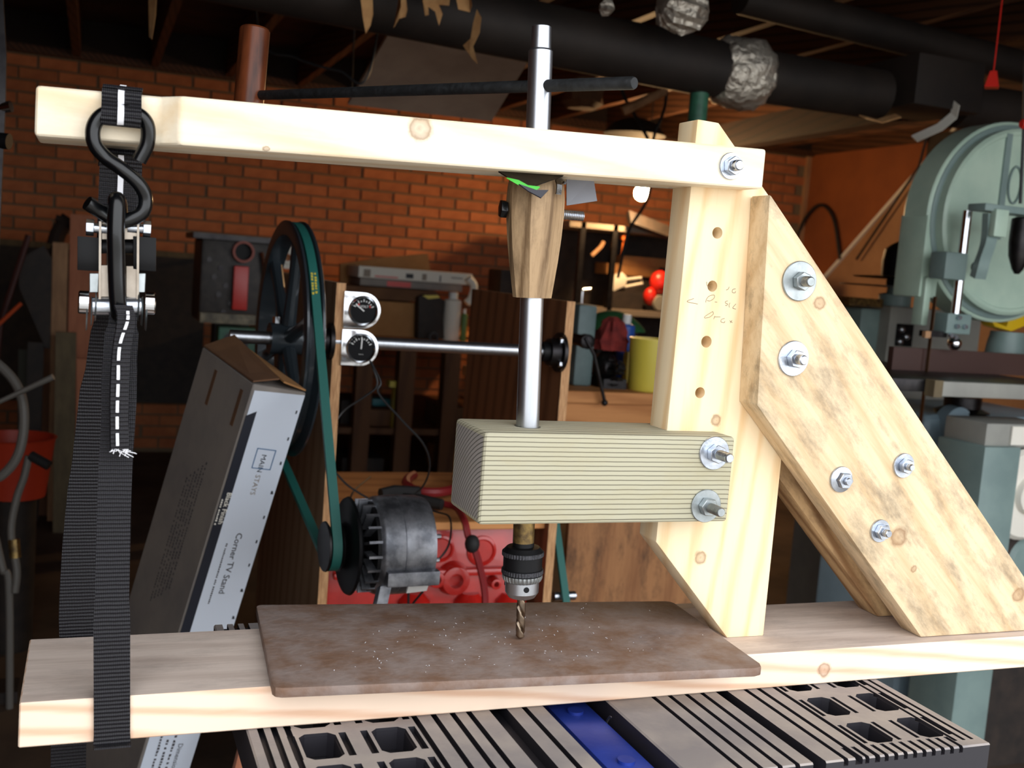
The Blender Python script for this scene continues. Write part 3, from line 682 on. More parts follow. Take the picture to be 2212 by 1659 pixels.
# folded short end with the frayed white thread
se = [PY(266, 660, .0), PY(272, 690, -.002), PY(262, 760, -.004), PY(257, 860, -.006), PY(258, 975, -.0075)]
MB().strip(bez(se, 6), V(.0135, .004, 0), .003).build('folded_end', M_web, rs)
wt_ = [PY(276, 672, -.003), PY(275, 695, -.006), PY(258, 750, -.008), PY(255, 830, -.009), PY(253, 900, -.010), PY(254, 972, -.011)]
pp = bez(wt_, 8)
for k in range(0, len(pp)-3, 4):
    MB().strip(pp[k:k+4], V(.0022, .0008, 0), .0006).build('white_stitch', M_refl, rs)
fz = MB(); random.seed(5); c = PY(260, 978, -.011)
for k in range(26):
    a = c+V(random.uniform(-.006, .006), random.uniform(-.002, .001), random.uniform(.0, .003)); fz.tube([a, a+V(random.uniform(-.003, .007), -.001, random.uniform(-.004, .0005))], .0003, 4)
fz.build('frayed_threads', M_refl, rs, kind='stuff')
# free tail hanging below the plank
tp = [PY(215, 1560, .19), PY(180, 1615, .19), PY(146, 1659, .19), PY(140, 1760, .19)]
MB().strip(bez([V(bkp[0].x-.004, .159, -.028), V(bkp[0].x-.006, .162, -.07), PY(148, 1640, .165), PY(146, 1720, .165)], 5), V(.032, 0, 0), .002).build('webbing_tail', M_web, rs)

# ================================================================== background materials
M_ply = wood('plywood_face', S(126, 84, 56), S(92, 58, 38), rot=(0, R90, 0), ring=10, ringamt=.35, streak=10)
M_plyedge = mat('plywood_edge', S(206, 160, 112), .7, var=S(160, 112, 72), scale=40, stretch=(8, 1, .6))
M_ply2 = wood('plywood_face_grey', S(170, 144, 116), S(140, 114, 88), rot=(0, R90, 0), ring=8, ringamt=.3, streak=10)
M_board = wood('shelf_pine', S(206, 142, 86), S(178, 116, 66), ring=8, ringamt=.35)
M_stained = wood('stained_plywood', S(160, 112, 72), S(128, 84, 52), rot=(0, R90, 0), ring=6, ringamt=.3, stain=S(66, 46, 32), stainamt=.8)
M_card = mat('cardboard', S(176, 128, 78), .85, var=S(158, 112, 66), scale=6)
M_carddark = mat('brown_cardboard', S(112, 78, 50), .85, var=S(92, 62, 40), scale=6)
M_greybox = mat('grey_carton', S(138, 130, 122), .6, var=S(122, 116, 112), scale=10, bump=.1, bscale=20)
M_whitebox = mat('white_carton', S(206, 214, 226), .5)
M_navy = mat('dark_print', S(24, 28, 40), .5)
M_ink = mat('grey_print', S(70, 68, 72), .6)
M_inkblack = mat('black_print', S(34, 36, 44), .6)
M_inkblue = mat('blue_print', S(70, 110, 150), .6)
M_cream = mat('cream_print', S(226, 222, 210), .6)
M_red = mat('engine_red', S(190, 34, 26), .32, var=S(168, 26, 20), scale=14, coat=.4, bump=.15, bscale=60)
M_redtool = mat('red_tool', S(206, 40, 30), .35)
M_greenbelt = mat('green_belt', S(28, 96, 88), .55)
M_greenpaint = mat('green_paint', S(52, 110, 84), .5, var=S(40, 84, 66), scale=20)
M_alu = mat('cast_aluminium', S(150, 152, 158), .42, .85, var=S(96, 98, 104), scale=30, bump=.3, bscale=80)
M_wheel = mat('wheel_paint', S(46, 54, 60), .3, .3, coat=.3)
M_sawgreen = mat('saw_paint', S(182, 204, 186), .38, 0., var=S(168, 192, 176), scale=8)
M_sawdark = mat('saw_paint_dark', S(128, 148, 144), .45, 0., var=S(112, 132, 130), scale=6)
M_sawblue = mat('saw_base_paint', S(158, 182, 194), .45, var=S(142, 166, 178), scale=5)
M_duct = mat('duct_metal', S(46, 38, 33), .65, .3, var=S(34, 28, 25), scale=6)
M_foil = mat('crumpled_foil', S(214, 206, 192), .36, .75, bump=1., bscale=34, bdist=.02)
M_paper = mat('torn_kraft_paper', S(196, 150, 98), .9, var=S(168, 122, 76), scale=20)
M_yellow = mat('yellow_plastic', S(214, 196, 76), .4)
M_bluep = mat('blue_plastic', S(36, 84, 170), .4)
M_dark = mat('dark_clutter', S(34, 28, 25), .7, var=S(50, 40, 34), scale=20)
M_grey = mat('grey_paint', S(150, 150, 142), .5, var=S(134, 134, 128), scale=6)
M_shelf = mat('grey_shelf', S(140, 128, 114), .6)
M_red2 = mat('red_cloth', S(130, 40, 34), .9, var=S(100, 28, 26), scale=30)
M_tan = mat('tan_lumber', S(178, 136, 98), .75, var=S(150, 112, 80), scale=5, stretch=(6, 6, 1))
M_tan2 = mat('grey_lumber', S(112, 98, 72), .8, var=S(92, 80, 60), scale=5, stretch=(6, 6, 1))
M_pink = mat('cedar_lumber', S(190, 122, 88), .75, var=S(172, 106, 76), scale=5, stretch=(6, 6, 1))
M_hose = mat('grey_hose', S(110, 106, 100), .55)
M_cable = mat('black_cable', S(28, 30, 32), .5)
M_redcable = mat('red_cable', S(132, 30, 34), .5)
def T1(mb, name, m, label, cat, group=None, **k): return mb.build(name, m, None, label, cat, group, **k)
def ybox(u0, v0, u1, v1, y, d, mb=None, lean=0):
    """box whose front face (y) spans pixels u0..u1, v0..v1"""
    um = (u0+u1)/2; vm = (v0+v1)/2
    x0, x1 = PY(u0, vm, y).x, PY(u1, vm, y).x; z0, z1 = PY(um, v1, y).z, PY(um, v0, y).z
    return (mb or MB()).box((x0, y, z0), (x1, y+d, z1))
def yat(u, v, z): return P(u, v, z).y

def dashes(name, mt, parent, o, ax, ay, length, h, seed, gap=.35):
    """a line of print too small to read: short bars of word length"""
    g = random.Random(seed); ax = Vector(ax).normalized(); ay = Vector(ay).normalized(); nz = ax.cross(ay); m = MB(); x = 0.; o = Vector(o)
    while x < length:
        w = g.uniform(.6, 1.1)*h
        m.prism([o+ax*x, o+ax*(x+w), o+ax*(x+w)+ay*h*g.uniform(.6, 1), o+ax*x+ay*h*g.uniform(.6, 1)], nz*.0002)
        x += w+h*(gap if g.random() < .75 else gap*3)
    return m.build(name, mt, parent)
# ------------------------------------------------------------------ flat-pack carton leaning on the stand
cx, cy, cz = _r, -_u, _f
kz = 1.8; sc_ = kz/FPX
Tp = P(548, 830, kz)
Wd = (cx*97+cy*20+cz*87)*sc_; Gd = (cx*-170+cy*-88+cz*210)*sc_; Ad = (cx*-.32+cy*.95+cz*.138).normalized()
Gd = Gd-Ad*Gd.dot(Ad); Wd = Wd-Ad*Wd.dot(Ad)-Gd*(Wd.dot(Gd)/Gd.dot(Gd))
def carton_len():
    l = 9
    for o in (Tp, Tp+Wd, Tp+Gd, Tp+Wd+Gd): l = min(l, (FLOOR+.004-o.z)/Ad.z)
    return l
LB = carton_len()
bx_ = thing('tv_stand_carton', 'tall grey and white flat-pack carton marked Corner TV Stand leaning beside the pulley', 'carton', Tp+Ad*LB)
b = MB(); b.para(Tp, Wd, Gd, Ad*LB); 
body = b.build('carton_body', M_greybox, bx_, bevel=.002, seg=1)
nW = Wd.cross(Ad).normalized(); nW = nW if nW.dot(CAM-Tp) > 0 else -nW      # outward of white face
nG = Gd.cross(Ad).normalized(); nG = nG if nG.dot(CAM-Tp) > 0 else -nG
e = .0008
MB().prism([Tp+Wd*.04+nW*e+Ad*.01, Tp+Wd*.98+nW*e+Ad*.004, Tp+Wd*.98+nW*e+Ad*(LB-.01), Tp+Wd*.04+nW*e+Ad*(LB-.01)], nW*.0006).build('white_label', M_whitebox, bx_)
MB().prism([Tp+Wd*.02+nW*e*2.2+Ad*.055, Tp+Wd*.19+nW*e*2.2+Ad*.045, Tp+Wd*.19+nW*e*2.2+Ad*(LB*.62), Tp+Wd*.02+nW*e*2.2+Ad*(LB*.62)], nW*.0005).build('black_band', M_navy, bx_)
tx = Ad; ty = -Wd.normalized() if (Ad.cross(-Wd)).dot(nW) > 0 else Wd.normalized()
def wpt(a, w): return Tp+Ad*a+Wd*w+nW*e*2.6
text('printed_name', 'Corner TV Stand', M_ink, bx_, wpt(.264, .50), tx, ty, .0165, bold=.008)
dashes('printed_note', M_ink, bx_, wpt(.285, .36), tx, ty, .115, .0032, 1)
text('printed_finish', 'Black Finish', M_cream, bx_, Tp+Ad*.192+Wd*.10+nW*e*3.6, tx, ty, .0125, bold=.012)
dashes('printed_finish_note', M_cream, bx_, Tp+Ad*.205+Wd*.035+nW*e*3.6, tx, ty, .05, .0032, 2)
text('printed_brand', 'MAIN', M_inkblack, bx_, wpt(.118, .52), tx, ty, .0135)
text('printed_brand', 'STAYS', M_shelf, bx_, wpt(.1555, .52), tx, ty, .0135)
fr_ = MB(); q0 = wpt(.112, .30)
for a0, w0, a1, w1 in ((.108, .40, .145, .415), (.108, .745, .145, .76), (.108, .40, .1095, .76), (.1435, .40, .145, .76)):
    fr_.prism([wpt(a0, w0), wpt(a1, w0), wpt(a1, w1), wpt(a0, w1)], nW*.0003)
fr_.build('brand_frame', M_inkblue, bx_)
text('printed_size', 'Dimensions', M_ink, bx_, wpt(.672, .62), tx, ty, .013)
for k in range(3): dashes('printed_size_note', M_ink, bx_, wpt(.655+.008*(k % 2), .50-.13*k), tx, ty, .09, .005, 5+k)
rg = random.Random(4)
sm = MB()
for k in range(0, 26, 2):
    a = .035+k*.024+rg.uniform(-.004, .004); sm.prism([wpt(a, .9), wpt(a+.006, .9), wpt(a+.006, .9+rg.uniform(.02, .06)), wpt(a, .93)], nW*.0002)
sm.build('scuff_marks', M_inkblack, bx_)
gx = Ad; gy = -Gd.normalized() if Ad.cross(-Gd).dot(nG) > 0 else Gd.normalized()
for k in range(6): dashes('printed_notice', M_ink, bx_, Tp+Ad*(.17+.01*k)+Gd*(.36+.05*k)+nG*e, gx, gy, .24, .0042, 20+k, .5)
fl0 = Tp-Ad*.002
MB().prism([fl0+Gd*.02, fl0+Gd*.98, fl0+Gd*.98+Wd*.5-Ad*.03, fl0+Gd*.02+Wd*.45-Ad*.012], -Ad*.003).build('open_flap', M_carddark, bx_)
MB().prism([fl0+Wd+Gd*.02, fl0+Wd+Gd*.98, fl0+Gd*.98+Wd*.6-Ad*.02, fl0+Gd*.02+Wd*.55-Ad*.008], -Ad*.003).build('open_flap', M_card, bx_)
for g in (.12, .62): MB().prism([Tp+Gd*g+nG*e+Ad*.02, Tp+Gd*(g+.05)+nG*e+Ad*.02, Tp+Gd*(g+.05)+nG*e+Ad*.085, Tp+Gd*g+nG*e+Ad*.085], nG*.0005).build('tape_mark', M_carddark, bx_)

# ------------------------------------------------------------------ generator stand: two plywood sides, shaft, big pulley, belt, gauges
p1 = P(748, 612, 2.1); YN = p1.y; X1 = p1.x; Z1 = p1.z
p2 = PY(1243, 652, YN); X2 = p2.x; Z2 = p2.z
gs_ = thing('generator_stand', 'plywood generator stand with big spoked pulley, green belt, shaft and gauges', 'generator stand', V((X1+X2)/2, YN+.3, FLOOR))
TH = .0185
pn = MB().box((X1-TH, YN, FLOOR), (X1, YN+.8, Z1)); pn.mi = [0, 0, 1, 0, 0, 0]
pn.build('side_panel', [M_ply2, M_plyedge], gs_)
pn = MB().box((X2-TH, YN, FLOOR), (X2, YN+.62, Z2)); pn.mi = [0, 0, 1, 0, 0, 0]
pn.build('side_panel', [M_ply, M_plyedge], gs_)
ZB = PY(1000, 1145, YN+.02).z; ZB1 = PY(1000, 1128, YN+.02).z
MB().box((X1, YN+.02, ZB), (X2-TH, YN+.55, ZB1)).build('top_board', M_board, gs_, bevel=.002, seg=1)
XW = X1-TH-.075
cw = PX(634, 733, XW); RW = .222
sh0 = V(XW-.12, cw.y, cw.z); 
MB().cyl(sh0, V(X2-TH-.002, cw.y, cw.z), .0127, n=24).build('shaft', M_steel, gs_)
bp_ = V(X2-TH, cw.y, cw.z)
bear = MB().lathe(bp_, (-1, 0, 0), [(0, .042), (.008, .042), (.010, .03), (.03, .028), (.032, .017)], 28).build('flange_bearing', M_darksteel, gs_)
for a in range(4):
    c = bp_+V(-.008, math.cos(a*R90+.7)*.034, math.sin(a*R90+.7)*.034); MB().hexn(c, (-1, 0, 0), .007, .006).build('bearing_bolt', M_zinc, bear)
MB().lathe(bp_+V(-.045, 0, 0), (1, 0, 0), [(0, .021), (.014, .021)], 24).build('shaft_collar', M_black, gs_)
MB().lathe(V(X1-TH, cw.y, cw.z), (-1, 0, 0), [(0, .036), (.008, .036), (.010, .026), (.026, .024)], 24).build('flange_bearing', M_darksteel, gs_)
MW = Matrix.Translation(V(XW, cw.y-RW, 0)) @ Matrix.Rotation(.055, 4, 'Z') @ Matrix.Translation(V(-XW, -cw.y+RW, 0))
whl = MB(MW).lathe(V(XW, cw.y, cw.z), (1, 0, 0), [(-.017, RW-.024), (-.019, RW-.004), (-.016, RW+.004), (-.012, RW+.004), (-.004, RW-.014), (.004, RW-.014), (.012, RW+.004), (.016, RW+.004), (.019, RW-.004), (.017, RW-.024), (-.017, RW-.024)], 72, caps=False).build('pulley_rim', M_wheel, gs_, smooth=50)
for k in range(6):
    a = math.radians(15+60*k); d_ = V(0, -math.cos(a), math.sin(a))
    MB(MW).tube([V(XW, cw.y, cw.z)+d_*.03, V(XW, cw.y, cw.z)+d_*(RW*.55), V(XW, cw.y, cw.z)+d_*(RW-.018)], [.014, .011, .013], 10).build('spoke', M_wheel, gs_)
MB(MW).lathe(V(XW-.035, cw.y, cw.z), (1, 0, 0), [(0, .03), (.07, .03), (.071, .02)], 28).build('pulley_hub', M_wheel, gs_)
c = V(XW-.022, cw.y, cw.z+.03); MB(MW).hexn(c, (0, 0, 1), .008, .012).build('set_screw', M_chrome, gs_)
# alternator
ca = PX(702, 1196, XW); RA = .036; ca = V(XW, ca.y, ca.z)
alt = MB(MW).lathe(V(XW+.066, ca.y, ca.z+.012), (1, 0, 0), [(-.008, .070), (0, .078), (.004, .080), (.034, .082), (.036, .0805), (.039, .082), (.072, .081), (.088, .077), (.093, .062), (.096, .03)], 48).build('alternator_case', M_alu, gs_)
ac = V(XW+.066, ca.y, ca.z+.012)
MB(MW).lathe(ac+V(-.012, 0, 0), (1, 0, 0), [(0, .05), (.002, .074), (.008, .074)], 40).build('cooling_ring', M_black, alt)
for k in range(20):
    a = k*math.pi/10; d_ = V(0, math.cos(a), math.sin(a)); MB(MW).strip([ac+V(-.014, 0, 0)+d_*.042, ac+V(-.014, 0, 0)+d_*.076], V(.022, 0, 0), .004).build('cooling_fin', M_alu, alt)
MB(MW).lathe(ac+V(-.046, 0, 0), (1, 0, 0), [(0, .060), (.004, .078), (.008, .080), (.011, .074), (.02, .05)], 40).build('fan', M_black, gs_)
MB(MW).lathe(V(XW, ca.y, ca.z+.012), (1, 0, 0), [(-.014, .030), (-.013, .040), (-.010, .041), (-.003, .031), (.003, .031), (.010, .041), (.013, .040), (.028, .020)], 32).build('small_pulley', M_darksteel, gs_)
for dy, dz in ((-.078, -.035), (.05, -.075)):
    MB(MW).box((ac.x+.004, ac.y+dy-.010, ac.z+dz-.012), (ac.x+.092, ac.y+dy+.010, ac.z+dz+.012)).build('case_lug', M_alu, alt, bevel=.003)
MB(MW).strip([ac+V(.01, -.055, -.05), ac+V(-.01, -.06, -.16)], V(.02, 0, 0), .02).build('mount_arm', M_alu, alt, bevel=.004)
c = ac+V(.05, -.065, -.105); MB(MW).hexn(c, (1, 0, 0), .010, .010).build('mount_bolt', M_zinc, alt)
MB(MW).prism([ac+V(.045, -.0775, -.030), ac+V(.08, -.0775, -.028), ac+V(.08, -.059, -.060), ac+V(.045, -.060, -.062)], V(0, -.003, -.003)).build('paper_label', M_white, alt)
for dz in (.02, -.02):
    c = ac+V(.094, -.035, dz); MB(MW).cyl(c, c+V(.014, 0, 0), .004, n=10).build('terminal', M_zinc, alt)
# belt round both pulleys
rb, rs_ = RW-.002, RA+.0
dy_, dz_ = ca.y-cw.y, (ca.z+.012)-cw.z; D0 = math.hypot(dy_, dz_); th0 = math.atan2(dz_, dy_); be = math.acos((rb-rs_)/D0)
path = []
for k in range(41):
    a = th0+be+(2*math.pi-2*be)*k/40; path.append(V(XW, cw.y+math.cos(a)*rb, cw.z+math.sin(a)*rb))
for k in range(17):
    a = th0-be+2*be*k/16; path.append(V(XW, ca.y+math.cos(a)*rs_, ca.z+.012+math.sin(a)*rs_))
MB(MW).strip(path, V(.015, 0, 0), .008, closed=True).build('drive_belt', M_greenbelt, gs_, smooth=40)
tb = min(path[:41], key=lambda p: abs(p.z-(cw.z+.04))+(0 if p.y < cw.y else 9))
# belt print (yellow size mark) on the strand facing out
k = min(range(40), key=lambda i: abs(path[i].z-(cw.z+.045))+(9 if path[i].y > cw.y else 0))
d_ = (path[k+1]-path[k]).normalized(); d_ = d_ if d_.z < 0 else -d_
nb = V(0, -1, 0)
for q_ in range(2): dashes('belt_mark', MATS.get('yellow_print') or mat('yellow_print', S(196, 180, 60), .6), gs_, MW @ path[k]+V(-.0052+.0058*q_, -.0056, 0), d_, d_.cross(V(0, -1, 0))*-1, .042, .0046, 40+q_, .3)
# second belt by the right-hand side
xq = X2+.03; q0, q1 = PX(1203, 1150, xq), PX(1222, 1292, xq)
MB().strip([q0+(q0-q1)*.6, q0, q1, q1+(q1-q0)*.8], V(.016, 0, 0), .008).build('second_belt', M_greenbelt, gs_)
c = PX(1196, 1288, X2+.01); MB().cyl(c, c+V(.05, 0, 0), .01).build('idler_pin', M_zinc, gs_)
# gauges
yg_ = YN-.006
def gauge(uc, vc, r, needle, name):
    c = PY(uc, vc, yg_); rm = r
    u = lambda a, rr_, dy=0: c+V(math.cos(a)*rr_, dy, math.sin(a)*rr_)
    pts = [u(math.radians(90-i*12), rm*1.28) for i in range(16)]+[V(X1-.003, yg_, c.z-rm*1.28), V(X1-.003, yg_, c.z+rm*1.28)]
    pod = MB().prism(pts, (0, .004, 0)).build('gauge_bracket', M_chrome, gs_, bevel=.0016)
    MB().lathe(c, (0, -1, 0), [(0, rm*1.06), (.006, rm*1.06), (.009, rm), (.006, rm*.90)], 48, caps=False).build('bezel', M_chrome, pod)
    MB().lathe(c+V(0, .03, 0), (0, -1, 0), [(0, rm*.9), (.034, rm*.93)], 36).build('dial', mat(name+'_face', S(9, 9, 11), .6, spec=.15), pod)
    yd = -.0045
    for k in range(9):
        a = math.radians(155-k*16.25); MB().strip([u(a, rm*.62, yd), u(a, rm*(.8 if k % 2 == 0 else .72), yd)], u(a+R90, .0016)-c, .0004).build('tick', M_white, pod)
    if needle[1]:
        for k in (1, 7):
            a = math.radians(155-k*16.25); MB().strip([u(a, rm*.55, yd), u(a-.25, rm*.55, yd)], V(0, 0, .004), .0004).build('red_zone', M_redtool, pod)
    a = math.radians(needle[0]); MB().strip([u(a+math.pi, rm*.05, yd-.001), u(a, rm*.72, yd-.001)], (u(a+R90, .0022)-c), .0006).build('needle', M_white, pod)
    text('dial_word', needle[2], M_white, pod, u(math.radians(needle[3]), rm*needle[4], yd-.0005), V(1, 0, 0), V(0, 0, 1), rm*.24, 'CENTER')
    return pod
gauge(784, 671, .0278, (143, True, 'VOLT', 78, .22), 'volt')
gauge(779, 752, .0278, (88, False, '___', -90, .40), 'amp')
# wires
def wire(name, pts, r, m, par): return MB().tube(bez(pts, 8), r, 6).build(name, m, par)
wire('gauge_wire', [P(800, 780, 2.13), P(822, 825, 2.12), P(818, 850, 2.12), P(870, 910, 2.16), P(915, 960, 2.2), P(928, 1010, 2.25), P(905, 1060, 2.3), P(840, 1090, 2.3), P(800, 1110, 2.27)], .0022, M_cable, gs_)
wire('gauge_wire', [P(801, 781, 2.14), P(815, 830, 2.14), P(790, 855, 2.14), P(745, 885, 2.14), P(722, 915, 2.13)], .0022, M_cable, gs_)
wire('loose_wire', [P(724, 1020, 2.2), P(760, 1055, 2.2), P(840, 1098, 2.22), P(870, 1085, 2.3), P(940, 1105, 2.3), P(972, 1120, 2.25), P(968, 1180, 2.15), P(930, 1222, 2.12), P(893, 1228, 2.12)], .0022, M_cable, gs_)
wire('loose_wire', [P(800, 1030, 2.55), P(765, 1060, 2.4), P(757, 1085, 2.35), P(770, 1102, 2.3)], .002, M_cable, gs_)
wire('terminal_wire', [P(897, 1190, 2.12), P(925, 1215, 2.10), P(920, 1265, 2.10), P(895, 1300, 2.12), P(882, 1320, 2.14)], .0025, M_cable, gs_)
wire('terminal_wire', [P(896, 1195, 2.11), P(884, 1230, 2.1), P(882, 1310, 2.12)], .0025, M_cable, gs_)
# ------------------------------------------------------------------ red engine block below the board
ye = YN+.06; xe0 = X1+.01; xe1 = X2-TH-.02; ze1 = ZB-.004
eb = thing('engine_block', 'bright red painted engine block standing under the generator board', 'engine', V((xe0+xe1)/2, ye+.2, FLOOR))
blk = MB().pxz([(xe0, ze1-.38), (xe1, ze1-.38), (xe1, ze1-.02), (xe1-.02, ze1), (xe0+.02, ze1), (xe0, ze1-.02)], ye, ye+.42).build('block_casting', M_red, eb, bevel=.008)
prt = []
for (u, v, r) in ((986, 1256, .016), (945, 1254, .009), (1073, 1263, .006)):
    c = PY(u, v, ye-.028); 
    o = MB().lathe(c+V(0, .03, 0), (0, -1, .0), [(0, r*2.4), (.022, r*2.0), (.03, r*1.9)], 28).build('port_boss', M_red, eb, bevel=.002)
    cut(o, [MB().cyl(c+V(0, .02, 0), c+V(0, -.02, 0), r, n=24)])
for (u, v, r) in ((952, 1185, .03), (1040, 1190, .034), (860, 1190, .03)):
    c = PY(u, v, ye); MB().lathe(c, (0, -1, 0), [(0, r), (.004, r*.97), (.006, r*.8), (.003, r*.7)], 32).build('core_plug', M_red, eb)
MB().box((xe0+.01, ye-.022, PY(990, 1228, ye).z-.012), (xe1-.01, ye, PY(990, 1228, ye).z+.004)).build('deck_rail', M_red, eb, bevel=.006)
for u in (900, 1020, 1110):
    c = PY(u, 1300, ye-.02); MB().lathe(c+V(0, .02, -.12), (0, 0, 1), [(0, .035), (.12, .035), (.135, .02)], 20).build('cylinder_rib', M_red, eb)
MB().box((xe0+.06, ye+.05, FLOOR), (xe1-.06, ye+.38, ze1-.38)).build('wooden_stand', M_stained, eb, bevel=.004)
# ------------------------------------------------------------------ jumper clamp with red cable
zbd = ZB1
jc = thing('jumper_cable', 'black-jawed jumper clamp with dark red cable lying on the pine board', 'jumper cable', PZ(900, 1085, zbd+.012))
def bp2(u, v, h=.012): return PZ(u, v, zbd+h)
MB().tube([bp2(822, 1066, .02), bp2(850, 1062, .022), bp2(905, 1062, .02)], [.012, .015, .012], 10).build('clamp_handle', M_rubber, jc)
MB().tube([bp2(870, 1074, .02), bp2(910, 1082, .0175), bp2(955, 1090, .0165)], [.010, .015, .012], 10).build('clamp_handle', M_rubber, jc)
wire('cable', [bp2(955, 1088), bp2(985, 1097), V(*PY(1003, 1125, YN+.0)), PY(1012, 1160, YN-.02), PY(1030, 1200, YN-.03), PY(1046, 1270, YN-.03), PY(1048, 1320, YN-.03)], .0075, M_redcable, jc)
c = PY(1020, 1175, YN-.03); MB().ball(c, .016, 12, 8, (1, 1, 1.2)).build('strain_grip', M_rubber, jc)
rr_ = [bp2(905+58*math.cos(a)+30, 1046+22*math.sin(a)-4, .02) for a in [i*math.pi/12 for i in range(-2, 16)]]
T1(MB().tube(rr_, .011, 8), 'cable_coil', M_redcable, 'red cable bent in a half loop at the back of the pine board', 'cable')
# ------------------------------------------------------------------ stained plywood sheet on edge
yp = YN+.28
T1(MB().box((PY(1222, 1220, yp).x, yp, FLOOR), (PY(1530, 1220, yp).x, yp+.018, PY(1350, 1120, yp).z)), 'plywood_sheet', M_stained, 'stained brown plywood sheet standing behind the post', 'plywood', bevel=.001, seg=1)

# ------------------------------------------------------------------ bench on the right with vise, cup and clutter
yb_ = yat(1320, 845, 3.25)
zt2 = PY(1320, 846, yb_).z; xb0 = PY(1150, 845, yb_).x; xb1 = PY(1640, 860, yb_).x
nb_ = thing('side_workbench', 'pine workbench carrying the yellow cup and the bench vise', 'workbench', V((xb0+xb1)/2, yb_+.3, FLOOR))
MB().box((xb0, yb_-.02, zt2-.035), (xb1, yb_+.65, zt2)).build('bench_top', M_board, nb_, bevel=.002, seg=1)
MB().box((xb0+.02, yb_, zt2-.20), (xb1-.02, yb_+.03, zt2-.036)).build('apron', M_board, nb_)
for x in (xb0+.03, xb1-.12):
    for y in (yb_+.03, yb_+.55): MB().box((x, y, FLOOR), (x+.085, y+.085, zt2-.036)).build('leg', M_tan2, nb_)
def onb(u, v, y): p = PY(u, v, y); return V(p.x, p.y, zt2)
# cup
yc = yb_+.07; c = onb(1399, 840, yc); rc_ = PY(1420, 800, yc).x-PY(1377, 800, yc).x; ht_ = PY(1399, 731, yc).z-zt2
T1(MB().lathe(c, (0, 0, 1), [(0, rc_*.86), (.004, rc_*.88), (ht_, rc_), (ht_, rc_*.94), (.01, rc_*.83), (.008, 0.001)], 32, caps=False), 'plastic_cup', M_yellow, 'plain yellow plastic cup standing on the pine workbench', 'cup')
# vise
yv = yb_+.12
vz = thing('bench_vise', 'grey-blue bench vise with a hanging steel handle', 'vise', onb(1262, 835, yv))
a, b = PY(1238, 830, yv), PY(1292, 660, yv)
MB().box((a.x, yv, zt2), (b.x, yv+.12, b.z)).build('body_casting', mat('vise_paint', S(96, 116, 116), .5, var=S(80, 98, 100), scale=10), vz, bevel=.01)
yh = yb_-.045; c = PY(1268, 738, yh)
MB().cyl(c, V(c.x, yv+.02, c.z), .018).build('screw', M_darksteel, vz)
MB().lathe(c+V(0, -.012, 0), (0, 1, 0), [(0, .014), (.004, .022), (.03, .022)], 18).build('screw_head', M_darksteel, vz)
MB().tube([PY(1264, 730, yh-.014), PY(1283, 765, yh-.014), PY(1306, 868, yh)], .0055, 10).build('handle_bar', M_darksteel, vz)
MB().ball(PY(1306, 870, yh), .010, 12, 8).build('handle_knob', M_darksteel, vz)
# red rag, chain pile, tin, blue box, green hat
c = onb(1312, 835, yv+.05)
rag = MB(); random.seed(9)
rag.lathe(V(c.x, c.y, zt2+.1135), (0, 0, 1), [(0, .05), (.03, .052), (.06, .04), (.09, .03), (.105, .012)], 22, fl=lambda th, t: 1+.22*math.sin(5*th+t*60)+.1*math.sin(9*th)).build('red_rag', M_red2, None, 'crumpled dark red rag on top of the hardware heap', 'rag')
hp = MB(); hx0 = PY(1292, 745, yv).x+.006; hx1 = PY(1377, 800, yb_+.07).x-.034
for k in range(70):
    p = V(random.uniform(hx0+.036, hx1-.036), yv+random.uniform(-.08, .06), zt2+random.uniform(.012, .09))
    a = random.uniform(0, 6.28); hp.cyl(p, p+V(math.cos(a), math.sin(a)*.4, random.uniform(-.2, .2))*random.uniform(.01, .028), random.uniform(.003, .007), n=8)
hc = (hx0+hx1)/2
hp.box((hx0, yv-.05, zt2), (hx1, yv+.06, zt2+.03)).ball(V(hc, yv+.03, zt2+.06), .05, 12, 8, (min(1., (hx1-hx0)/.1), 1, 1))
T1(hp, 'hardware_heap', M_darksteel, 'heap of loose bolts and small steel hardware beside the vise', 'hardware', kind='stuff')
yt_ = yv+.2
def can(name, u0, u1, v0, v1, y, m, label, cat, zb=None):
    p, q = PY(u0, (v0+v1)/2, y), PY(u1, (v0+v1)/2, y); r = (q.x-p.x)/2; z0 = zb if zb is not None else PY((u0+u1)/2, v1, y).z; h = PY((u0+u1)/2, v0, y).z-z0
    t = thing(name, label, cat, V((p.x+q.x)/2, y+r, z0)); o = V((p.x+q.x)/2, y+r, z0)
    MB().lathe(o, (0, 0, 1), [(0, r*.95), (.003, r), (h*.82, r), (h*.84, r*.9), (h*.86, r*.55)], 24).build('can_body', m, t)
    MB().lathe(o+V(0, 0, h*.86), (0, 0, 1), [(0, r*.5), (h*.13, r*.5), (h*.14, r*.42)], 18).build('nozzle', M_white, t); return t
bt = can('spray_bottle', 1340, 1375, 680, 830, yt_, M_bluep, 'blue squeeze bottle with a dark cap behind the yellow cup', 'bottle', zt2)
T1(MB().box((PY(1352, 780, yt_-.05).x, yt_-.06, zt2), (PY(1376, 780, yt_-.05).x, yt_-.03, PY(1360, 760, yt_-.05).z)), 'spray_carton', M_yellow, 'small yellow carton standing between the bottle and the cup', 'carton', bevel=.002)
c = PY(1325, 690, yt_+.17)
T1(MB().lathe(V(c.x, c.y, PY(1325, 712, yt_+.17).z), (0, 0, 1), [(0, .115), (.008, .112), (.03, .09), (.055, .055), (.066, .02)], 28), 'baseball_hat', mat('green_cloth', S(34, 92, 48), .8), 'dark green cloth hat resting behind the bench vise', 'hat')
